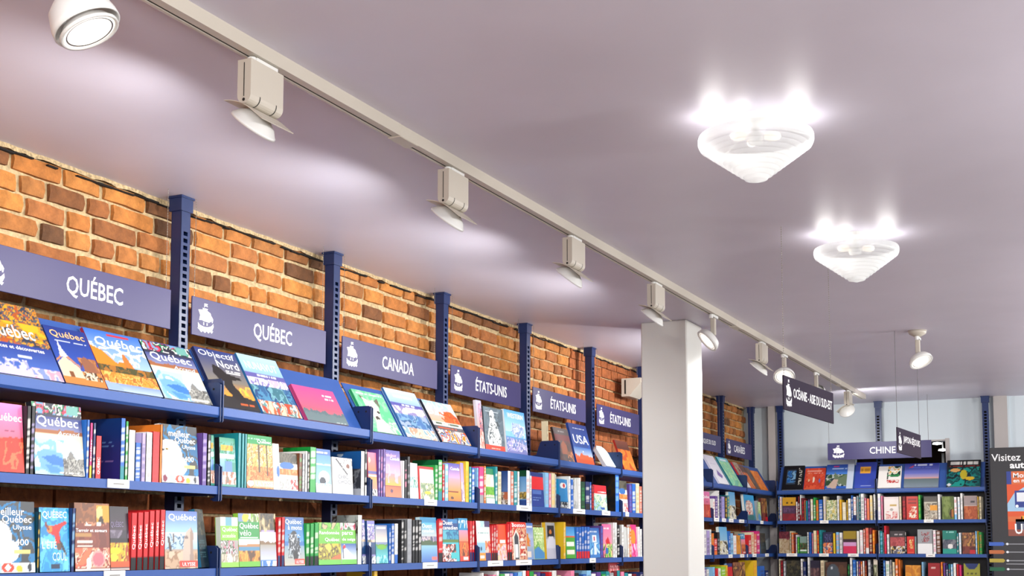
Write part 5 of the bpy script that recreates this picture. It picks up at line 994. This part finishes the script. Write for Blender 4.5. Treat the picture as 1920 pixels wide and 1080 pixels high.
# a cream book standing spine out and a white rounded one lying across
z = LZ[0] - .006
o = spine_book(.020, .03, .205, Vector((XF - .07, YatX(1027, XF - .07, z), z)), PI / 2, 'a', None, '8a8270', math.radians(-4), seed=3); o['label'] = 'cream book standing behind the wide bracket plate, second ÉTATS-UNIS bay'; o['group'] = G0
b = MB(); w_, h_, t_ = .16, .14, .022
pr = [(0, 0), (w_, 0), (w_, .07)] + [(w_ - .07 + .07 * math.cos(a_), .07 + .07 * math.sin(a_)) for a_ in [PI / 2 * i / 8 for i in range(1, 9)]] + [(.03, h_), (0, h_ - .02)]
b.prism(pr, 'y', 0, t_); o = obj('book', b, M['letter']); o.matrix_world = Matrix.Translation((XF - .03, YatX(1128, XF - .03, z) + .075, z + .012)) @ Matrix.Rotation(PI / 2, 4, 'Z') @ Matrix.Rotation(-.55, 4, 'X')
o['label'] = 'white book with a rounded corner leaning behind the bracket, third ÉTATS-UNIS bay'; o['category'] = 'book'; o['group'] = G0
b = MB(); b.prism([(x * .96 + .003, y * .96 + .003) for x, y in pr], 'y', -.0008, -.0002); obj('cover_print', b, ink('b8d4e2'), o)

R2 = '''f -22 46 752 rose 6 0|rose Québec book|spiral-bound pink and red guide at the left edge, second shelf; s 47 55 761 k; s 55 63 761 k:L;
f 66 159 752 sommets2 7|iceberg Québec book|large white Québec book with blue iceberg on the second shelf; s 160 166 787 b; s 166 172 793 m/y|Québec,.3,.7; s 172 178 793 B; s 178 189 817 r|QUÉBEC,.1,.5;
s 224 233 784 b/t@dosbleu||tall blue book showing its dark blue back cover, second shelf; s 233 239 790 g; s 239 252 806 w; s 252.5 263 830 b; s 264 272 812 L; s 272 284 810 w:k; s 284 298 809 r:r; s 298 303 796 o:o;
f 304 373 794 meilleur 5|teal owl book|teal book Le meilleur du Québec with white owl, second shelf; s 378 387 812 v:L; s 388 394 815 k; f 395.5 413 816 lac|coast guide half behind a bracket|small green and blue guide behind the first bracket plate, second shelf; f 413.5 443 820 lac|green coast guide|green and blue guide with yellow title stripe, second shelf;
s 445 451 812 t:t; s 452 457 813 t:t; s 457.5 462 814 t:t; f 463 513 814 foret 4|forest guide|green topped guide with golden forest cover, second shelf; f 514 525 832 hiver|white winter guide|narrow white guide with blue skier right of the forest guide; f 526 559 849 orange|orange banded guide|white guide with an orange band across its middle;
s 560 566 850 n:g; s 566 571 851 e:w; s 571.5 576 846 w:k; s 576 580 847 k; s 580.5 592 838 g/g:w@vertetiq; f 593 622 841 pingouin|snow goose guide|light blue guide with a white bird on snow; f 624.5 662 857 chic 3|white CHIC CHOCS book|white book titled CHIC CHOCS with a branch drawing;
s 676 683 846 w:k@dosgris; s 683.5 690 843 k/w:w; f 692 708 848 crepuscule|sunset striped guide|narrow pink and orange guide before the purple spines; s 709 713 843 v:L; s 713.4 717.5 843 v:p; s 718 722.5 842 v:L; f 723 753 843 fabuleux|purple Canada guide|purple Fabuleux Canada guide with pink sunset;
s 754 758 864 w:L; s 758.5 763 862 k/k:p; s 763.5 768.5 856 k:e; f 769 785 868 palevert|pale green slim guide|slim pale green and white guide left of the red framed one; f 787 815 874 cadrerouge|red framed guide|guide with red frame and green landscape photo; s 815.5 821 872 g:w; s 821.5 829 862 g/t@dosvert; s 829.5 833.5 871 r; s 834 840.5 870 c:w;
f 841 865 868 canada2|small sunset Canada guide|small purple and orange Canada guide right of green spines; f 866 872 868 violetpale|lilac slim book|very slim lilac and cream book before the yellow spine; s 872.5 879 865 y:o; s 879.5 884 875 t; s 884.5 890 877 b:w; s 890.5 897 877 c:b; s 898 907 875 m/e:w; s 907.5 911 874 o:w'''
R2b = '''f 912 928 878 prairie|meadow guide|guide with green field, first book of the first ÉTATS-UNIS bay; s 928.5 933 875 t:w; s 933.5 940 884 a; s 952 957.5 883 w:p@dosbleu2; s 958 963 884 s:w; s 963.5 970 883 t:w; s 970.5 974 884 w; s 987 993 882 w:r@dosbleu3; s 993.5 997 892 w;
f 998 1021 885 bleurouge|blue and red book|blue book with a broad red upper band; s 1022 1029 886 c:e; s 1029.5 1033.5 888 p; s 1034 1041 887 a:y; s 1041.5 1047 890 w:k; f 1050 1066 898 bleuciel|bright blue guide|bright blue guide right of the wide bracket plate; s 1066.5 1070 893 w:b; s 1070.5 1075 899 b:w; f 1077 1084 897 grise|slim grey book|slim grey book with white edge, second ÉTATS-UNIS bay;
s 1084.5 1089 896 w:e; s 1090 1097 903 G:g; s 1098 1106 903 B/k:w; s 1106.5 1109 904 b:w; s 1109.5 1114 910 R:r; f 1114.5 1139 909 cartevert|red map guide|guide with red upper band over a pale map; s 1154 1161 890 b/b:c@ouvert||tall blue book standing apart at the end of its bay; f 1163 1178 901 orange|orange photo guide|guide with orange photo, first in third ÉTATS-UNIS bay; s 1180 1185 908 v:b; s 1185.5 1192 907 b:w; s 1192.5 1199 906 a:o; s 1199.5 1204 912 s'''
R2c = '''s 1312 1318 921 t; f 1319 1335 921 rose|pink guide beside column|pink and red guide peeking out right of the column, second shelf; s 1337 1341 935 w:r; s 1341.5 1346 930 v:w; s 1346.5 1349 920 w; s 1350 1353 930 B:L; s 1354 1359 931 L:b; s 1360 1364 930 k:y; s 1364.5 1368 929 t:y; f 1369 1381 922 tigre|pale tiger book|pale book with striped animal left of the masked figure;
f 1384 1418 925 mascarade 6|turquoise mask book|turquoise book with a large carved face, second shelf; s 1419 1422 939 e:g; f 1422.5 1428 941 vertjaune|slim green guide|slim green guide just right of the turquoise mask book; f 1430 1440 934 bazar|dark red photo guide|dark guide with red photo squares, last on second shelf'''
R3 = '''f -45 66 938 meilleur 4|owl book|teal owl book Le meilleur du Québec on the third shelf, left edge; s 68 73 960 T:y; f 75 131 952 plongeur 4|blue diver book|bright blue book with a red figure leaping across it; s 132 139 953 B:c; f 141.5 207 943 terroir 4|brown Terroir book|brown book Terroir et saveurs with food photographs;
f 208 243 950 burger 4|dark burger book|dark QUÉBEC book with a glowing burger photo; s 244 255 962 r/k|Québec,.36,.78; s 256 266.5 961 r/k|Québec,.36,.78; s 267.5 277 960 r/k|Québec,.37,.79; s 278 288 958 r/k|Québec,.38,.8; s 289 297.5 957 r/k|Québec,.39,.8; s 298.5 308 956 r/k|Québec,.4,.82;
f 309.5 371 958 rocher 3|rock pillar guide|Québec guide with standing sea rock and red label, third shelf; f 378 414 955 dosombre 9 14|dark green back cover|dark green book turned to show its back cover, leaning; f 415.5 448 970 acces|lime Québec guide|lime green Québec guide with cyclists photo; f 449 488 963 velo|vélo guide|green guide Québec vélo with lake and riders; f 489 519 963 etang|pond guide|guide with mirror pond photo and white sky;
s 520 526 972 r/B; s 527 533 970 r/B; f 534 572 970 moto|motorbike guide|blue guide Québec à moto with a motorbike; s 573 580 983 g/k; s 581 588 982 g/k; s 589 597 981 g/k; f 598 640 980 parcs|hiking guide|green hiking guide with golden forest photo; f 641 669 981 ski|snow parks guide|green guide with a skier in white snow; s 670 678 966 w:e@grisbord;
f 680 690 975 cimes|purple peaks guide|purple guide with peaks, behind the bracket plate; f 691 705 977 cimes|second purple peaks guide|purple peaks guide right of the bracket, CANADA bay; f 706 728 985 lacvert|green lake guide|guide with turquoise lake and green hill; s 729 733 990 b:w; s 733.5 739 982 b/w:w; s 739.5 746 982 w/b:b; s 752 757 975 k:w; s 757.5 762 975 k/k:w; s 763 772 973 e:e; s 773 778 975 k/k:w; s 778.5 784 975 k/k:w; s 784.5 790 975 k/k:w;
f 791 821 970 quest|western Canada guide|pale blue guide with fjord photo and pink label; s 822 830 976 r/k; f 831 862 973 ouest|Ouest canadien guide|dark blue topped guide Ouest canadien with collage; f 863 880 972 couchant|desert sunset guide|guide with orange desert sunset and blue top; s 881 885 977 r/B; s 885.5 889.5 977 r/B; s 890 893.5 978 r/B'''
R3b = '''f 896 921 977 floride|pale map guide|pale guide with collage foot, first of first ÉTATS-UNIS bay; s 922 925.5 986 r/k; s 926 929.5 985 r/k; s 930 933.5 985 r/k; f 934 951 984 rougeor|orange red guide|orange and red guide among red spines, third shelf; s 951.5 955 983 r/k; s 955.5 960 982 r/k; f 961 989 979 boston|red Boston guide|red Boston guide with white arched door; f 990 1002 981 automne|autumn river guide|blue and orange autumn guide right of the Boston guide; f 1003 1022 989 vertjaune|yellow-green river guide|yellow green guide with a river, left of the bracket;
f 1026 1056 980 newyork|grey skyline book|grey book with black photo and yellow edge; s 1056.5 1061 979 y:a; f 1062 1080 988 chine|green listing guide|green guide with white boxes, second ÉTATS-UNIS bay; s 1081 1085.5 989 b/r; s 1086 1090.5 989 b/r; s 1091 1095.5 988 b/r; s 1096 1100.5 988 b/r; s 1101 1106 988 b/r; f 1107 1126 990 bleutour|blue tower guide|blue guide with a white tower; s 1126.5 1131 986 v:b; f 1132 1149 983 perroquet|pink parrot guide|pink guide with a red parrot; s 1150 1153 980 w:k; s 1153.5 1157 980 w:k; s 1157.5 1162 984 k:w;
s 1166 1170 984 w:k; f 1170.5 1177 988 grise|slim grey photo book|slim grey photo book, third ÉTATS-UNIS bay; s 1177.5 1180.5 989 w:o; s 1181 1184 988 o:w; f 1185 1196 984 roseviolet|magenta guide|magenta guide with an orange disc beside the column; s 1196.5 1200 988 w:p; s 1200.5 1204 992 w:e'''
R3c = '''s 1312 1319 994 w:L; s 1320 1325 993 w:v; s 1325.5 1331 995 L:k; s 1331.5 1335 993 w; s 1336 1339 1000 o:g; s 1339.5 1345 1010 r/o; s 1345.5 1350 998 k:e; f 1351 1366 988 tigre|pale blue tall guide|pale blue guide with big letters, third shelf by the column; s 1367 1370 996 b:w; s 1370.5 1375 1000 c; s 1375.5 1381 1004 w:s; f 1382 1390 1004 orangelivre|slim orange guide|slim orange and white guide, CARAÏBES bay third shelf; f 1391 1403 1001 couchant|blue sunset guide|small blue and orange guide, CARAÏBES bay third shelf; s 1404 1409 1003 r:w; s 1409.5 1414 998 a:r; s 1414.5 1419 1001 s; s 1419.5 1425 996 m:w; f 1427 1437 1000 dosombre|dark blue corner guide|dark blue guide in the corner, third shelf'''
place_row(R2, 'L', LZ[1], 'second shelf', BAYN, LB, G1, 1)
place_row(R2b, 'L', LZ[1], 'second shelf', BAYN, LB, G1, 2, res=44)
place_row(R2c, 'L', LZ[1], 'second shelf', BAYN, LB, G1, 3, res=36)
place_row(R3, 'L', LZ[2], 'third shelf', BAYN, LB, G2, 4)
place_row(R3b, 'L', LZ[2], 'third shelf', BAYN, LB, G2, 5, res=44)
place_row(R3c, 'L', LZ[2], 'third shelf', BAYN, LB, G2, 6, res=36)
# lowest shelf on the brick wall: only the tops of its books come into view
def filler(x0, x1, zc, seed, hmin=1050, hmax=1058, wmin=4, wmax=8):
    rg = random.Random(seed); x = x0; out = []
    while x < x1:
        w_ = rg.uniform(wmin, wmax); c = rg.choice('rwbgkypoaetvcLRBwwb'); c2 = rg.choice(['', '', '', '/' + rg.choice('wkryb')])
        out.append('s %.1f %.1f %.1f %s%s' % (x, x + w_, rg.uniform(hmin, hmax), c, c2)); x += w_ + rg.choice([.2, .2, .2, 1.5])
    return ';'.join(out)
R4 = 's 700 707 1071 y;' + filler(760, 900, 0, 11, 1082, 1098, 6, 11) + ';' + filler(900, 1203, 0, 12, 1070, 1082, 5, 9)
place_row(R4, 'L', LZ[3], 'lowest shelf', BAYN, LB, G3, 7)
R4c = 's 1312 1319 1068 v; s 1320 1325 1066 v:w; s 1326 1330 1068 w; s 1331 1341 1064 c:b; s 1342 1347 1066 r:k; s 1348 1352 1066 w:g; s 1353 1361 1063 l:w; s 1362 1365 1060 y; f 1366 1376 1057 bleurouge|blue red corner guide|blue and red guide, lowest shelf of the CARAÏBES bay; f 1378 1408 1055 bazar|brown photo book|brown and white photo book, lowest shelf near the corner; s 1413 1420 1051 y:o; s 1425 1434 1062 b:k; s 1436 1441 1070 B'
place_row(R4c, 'L', LZ[3], 'lowest shelf', BAYN, LB, G3, 8, res=36)
# small red sign standing among the lowest books
z = LZ[3]; b = MB(); b.box(0, 0, 0, .17, .004, .245); ya = YatX(1141, XF - .03, 1.42)
o = obj('shelf_card', b, ink('a83238'), loc=(XF - .03, ya, z), rot=(0, 0, PI / 2), label='small dark red card with pale lettering above the lowest books', cat='card')
b = MB(); add_text(b, 'SOLDE', .02, .17, .15, .225, y=-.0008); obj('lettering', b, ink('e8b0b0'), o)

# back wall: display shelf
for (x0, x1, hg, cid, lb) in ((1465, 1504, .235, 'ecrannoir', 'black book with a blue picture at the left end of the back wall'), (1506, 1544, .205, 'sari', 'orange red book with small figures on the back wall display shelf'),
      (1546, 1598, .235, 'chateau2', 'blue book with white mountain castle on the back wall display shelf'), (1601, 1640, .25, 'etiqor', 'plain blue book with a gold label below the CHINE sign'),
      (1645, 1688, .205, 'logoblanc', 'white book with coloured script logo on the back wall'), (1694, 1759, .225, 'horizon', 'wide violet book with a sunset horizon on the back wall'),
      (1774, 1838, .245, 'jardin', 'dark teal book with yellow leaves, last on the back wall display')):
    display(x0, x1, hg, cid, lb, 'B', res=44)
BB = [-1.755]
BG = ['books on the %s of the back wall' % s for s in ('second shelf', 'third shelf', 'lowest shelf')]
Q2 = '''s 1455 1459 951 y:o; s 1460 1462 930 b:w; s 1462.5 1466 932 w:r; f 1467.5 1492 933 jaunebordeaux|yellow and burgundy book|book with yellow top and burgundy foot on the back wall; s 1493 1496 941 w:r; s 1496.5 1500 931 R:w; s 1500.5 1503 928 w/r; s 1503.5 1508 934 R:r; s 1508.5 1511 938 s:g; s 1511.5 1515 939 t:b; s 1515.5 1519 937 v:L; s 1520 1525 936 a:w; s 1525.5 1530 933 g:w; s 1530.5 1535 938 o:g; s 1535.5 1543 937 b:w; s 1544 1549 931 a:L; f 1550 1569 938 vertbambou|white bamboo book|white and green leafy book on the back wall second shelf;
s 1570 1574 930 w:e; s 1574.5 1579 937 y:o; s 1579.5 1587 942 a:w; s 1587.5 1590 938 y; s 1590.5 1596 935 w:k; s 1596.5 1600 929 b:w; s 1600.5 1606 932 w/B:r; s 1606.5 1611 930 e:t; s 1611.5 1614 925 t:w; s 1614.5 1621 926 w; s 1621.5 1625 934 p:w; s 1625.5 1631 935 s:o; s 1631.5 1637 929 a:y; s 1638.5 1642 927 w; s 1642.5 1652 926 w:L; s 1652.5 1656 930 p:e; f 1658 1686 932 livrerose|pale pink book|pale pink book with drawing, back wall second shelf; s 1686.5 1691 931 a:e; s 1692.5 1699 931 R:r; f 1700 1722 931 livrerouge|red stamped book|bright red book with cream stamp pattern; s 1722.5 1727 928 g:l; f 1733 1758 931 paysage|grey photo book with yellow band|grey photo book with a yellow band; s 1759 1764 927 w:e;
f 1767 1789 931 olive|olive book|olive green book with a dark figure; s 1789.5 1795 932 w/c:r; s 1796 1801 932 w:c; s 1801.5 1806 925 w:e; f 1808 1833 930 inde|brick red desert book|grey topped book with brick red desert photo; s 1833.5 1836 931 y:a; s 1836.5 1841 931 a:k'''
Q3 = '''f 1461 1481 997 texteanc|parchment book|book with burgundy top over parchment text; s 1481.5 1484 996 a; s 1484.5 1489 999 o:e; s 1489.5 1492 1001 R:r; s 1492.5 1495 1003 w:v; s 1495.5 1499 1007 g:l; f 1500 1513 1006 vertlivre|small green book|small green book with grey top; s 1514 1517 998 w; s 1517.5 1522 998 b:B; s 1522.5 1525 1000 p:t; s 1525.5 1532 995 a:o; s 1532.5 1536 995 r:y; s 1536.5 1542 994 t:G; f 1543.5 1561 998 merorange|navy and orange book|navy book with orange sea photo; s 1562.5 1567 1000 y:l; s 1568 1574 998 c:o; s 1574.5 1580 999 w:k;
f 1581.5 1606 996 orrose|gold and pink banded book|book banded gold, lilac and pink; s 1607 1612 996 w:a; s 1612.5 1619 994 w:p; s 1619.5 1623 992 s:w; s 1623.5 1630 990 s/w:r; s 1630.5 1636 990 R:a; s 1636.5 1641 994 o:y; s 1642.5 1650 995 w:L; s 1650.5 1656 996 t:c; s 1656.5 1658 999 w; s 1658.5 1663 986 r:m; s 1663.5 1668 1002 w; f 1669.5 1697 996 croquis|red and black sketch book|dusty red book with dark title band and collage foot; s 1697.5 1700 996 k; f 1701 1715 1006 idole|small red idol book|small bright red book with a gold figure; s 1715.5 1719 1006 e:g; f 1721 1749 993 carteg|grey and white map book|book half grey with red map, half white;
s 1750 1756 994 w:m; s 1756.5 1764 995 n:w; f 1768 1794 995 turquoise|turquoise book|turquoise book with grey photo; s 1794.5 1798 1000 t; s 1798.5 1803 999 w:c; f 1805 1829 999 bazar|brown bazaar book|brown bazaar photo book with red corner; s 1829.5 1833 996 c:w; s 1833.5 1836 996 y:l; s 1836.5 1842 998 g:r'''
Q4 = '''s 1459 1464 1048 a; s 1464.5 1469 1051 R:r; s 1469.5 1474 1052 e:w; f 1475 1501 1051 noirvert|dark olive photo book|dark olive photo book, lowest back wall shelf; s 1502 1506 1048 w:n; s 1506.5 1512 1053 B:e; s 1515 1519 1045 w; f 1520 1538 1051 brunrose|dark rose photo book|dark rose photo book, lowest back wall shelf; s 1539 1546 1051 a:n; f 1548 1588 1054 casque|dark helmet photo book|book with a grey helmet on brown; s 1590 1594 1058 G:g; s 1594.5 1599 1046 w; s 1599.5 1606 1050 b:c; s 1607 1610 1053 w:v; s 1610.5 1614 1052 v:o; s 1614.5 1618 1053 o:w; s 1618.5 1622 1052 w:o; s 1622.5 1626 1052 R:o; s 1628 1634 1050 e:w; s 1634.5 1637 1050 k:e; f 1638.5 1656 1049 terre|leafy pale book|pale book with a leafy photo, lowest back wall shelf;
s 1657 1661 1051 b:c; s 1661.5 1669 1052 w:g; s 1669.5 1673 1050 e:a; s 1674 1679 1054 a:e; s 1679.5 1685 1048 o; s 1685.5 1689 1050 o:r; f 1698 1727 1060 orangelivre 6|orange book|orange book with dark stripe, lowest back wall shelf; s 1729 1733 1054 c:e; f 1741 1764 1056 rougetexte|plain dark red book|plain dark red book, lowest back wall shelf; s 1765 1769 1054 o:y; s 1769.5 1774 1056 v:R; s 1774.5 1779 1060 B:w; s 1779.5 1783 1058 t:r; s 1783.5 1788 1058 c:w; s 1788.5 1794 1056 w:a; s 1794.5 1799 1058 r:R; s 1799.5 1804 1060 m:r; f 1808 1838 1057 courbe|olive curved book|olive book with a blue curve at its top'''
place_row(Q2, 'B', LZ[1] + .006, 'second shelf', BACKN, BB, BG[0], 21, .15, 36)
place_row(Q3, 'B', LZ[2], 'third shelf', BACKN, BB, BG[1], 22, .15, 36)
place_row(Q4, 'B', LZ[3], 'lowest shelf', BACKN, BB, BG[2], 23, .15, 30)

# the smallest book spines, past the three hundred that show largest, joined into one row
def px_area(o):
    v = np.array([tuple(o.matrix_world @ Vector(c)) for c in o.bound_box]) - [0, 0, CAM_Z]
    z_ = v @ _f; return (np.ptp(v @ _r / z_) * np.ptp(v @ _u / z_)) * FOC * FOC
bpy.context.view_layer.update()
allb = [o for o in sc.objects if o.get('category') == 'book']
spn = sorted([o for o in allb if o.get('spine')], key=px_area)
small = spn[:max(0, len(allb) - 296)]
V, Fc, Mi, Cc = [], [], [], []
for o in small:
    for q, mi in [(o, 0)] + [(ch, 1) for ch in o.children if ch.name.startswith('page_block')]:
        k = len(V); me = q.data; mw = q.matrix_world
        V += [tuple(mw @ v.co) for v in me.vertices]; Fc += [tuple(i + k for i in p.vertices) for p in me.polygons]; Mi += [mi] * len(me.polygons)
        if mi == 0:
            a_ = np.zeros(len(me.vertices) * 4, dtype=np.float32); me.color_attributes['print'].data.foreach_get('color', a_); Cc += [tuple(x_) for x_ in a_.reshape(-1, 4)[:, :3]]
        else: Cc += [(1, 1, 1)] * len(me.vertices)
for o in small:
    for ch in list(o.children): bpy.data.objects.remove(ch)
    bpy.data.objects.remove(o)
b = MB(); b.v = V; b.f = Fc; b.m = Mi; b.c = Cc
o = link('small_book_spines', b.mesh('small_book_spines', [M['print'], M['paper']], color=True), label='narrow distant book spines packed on the back wall and corner shelves', cat='books', kind='stuff')

for o in sc.objects:
    if o.get('spine'): del o['spine']
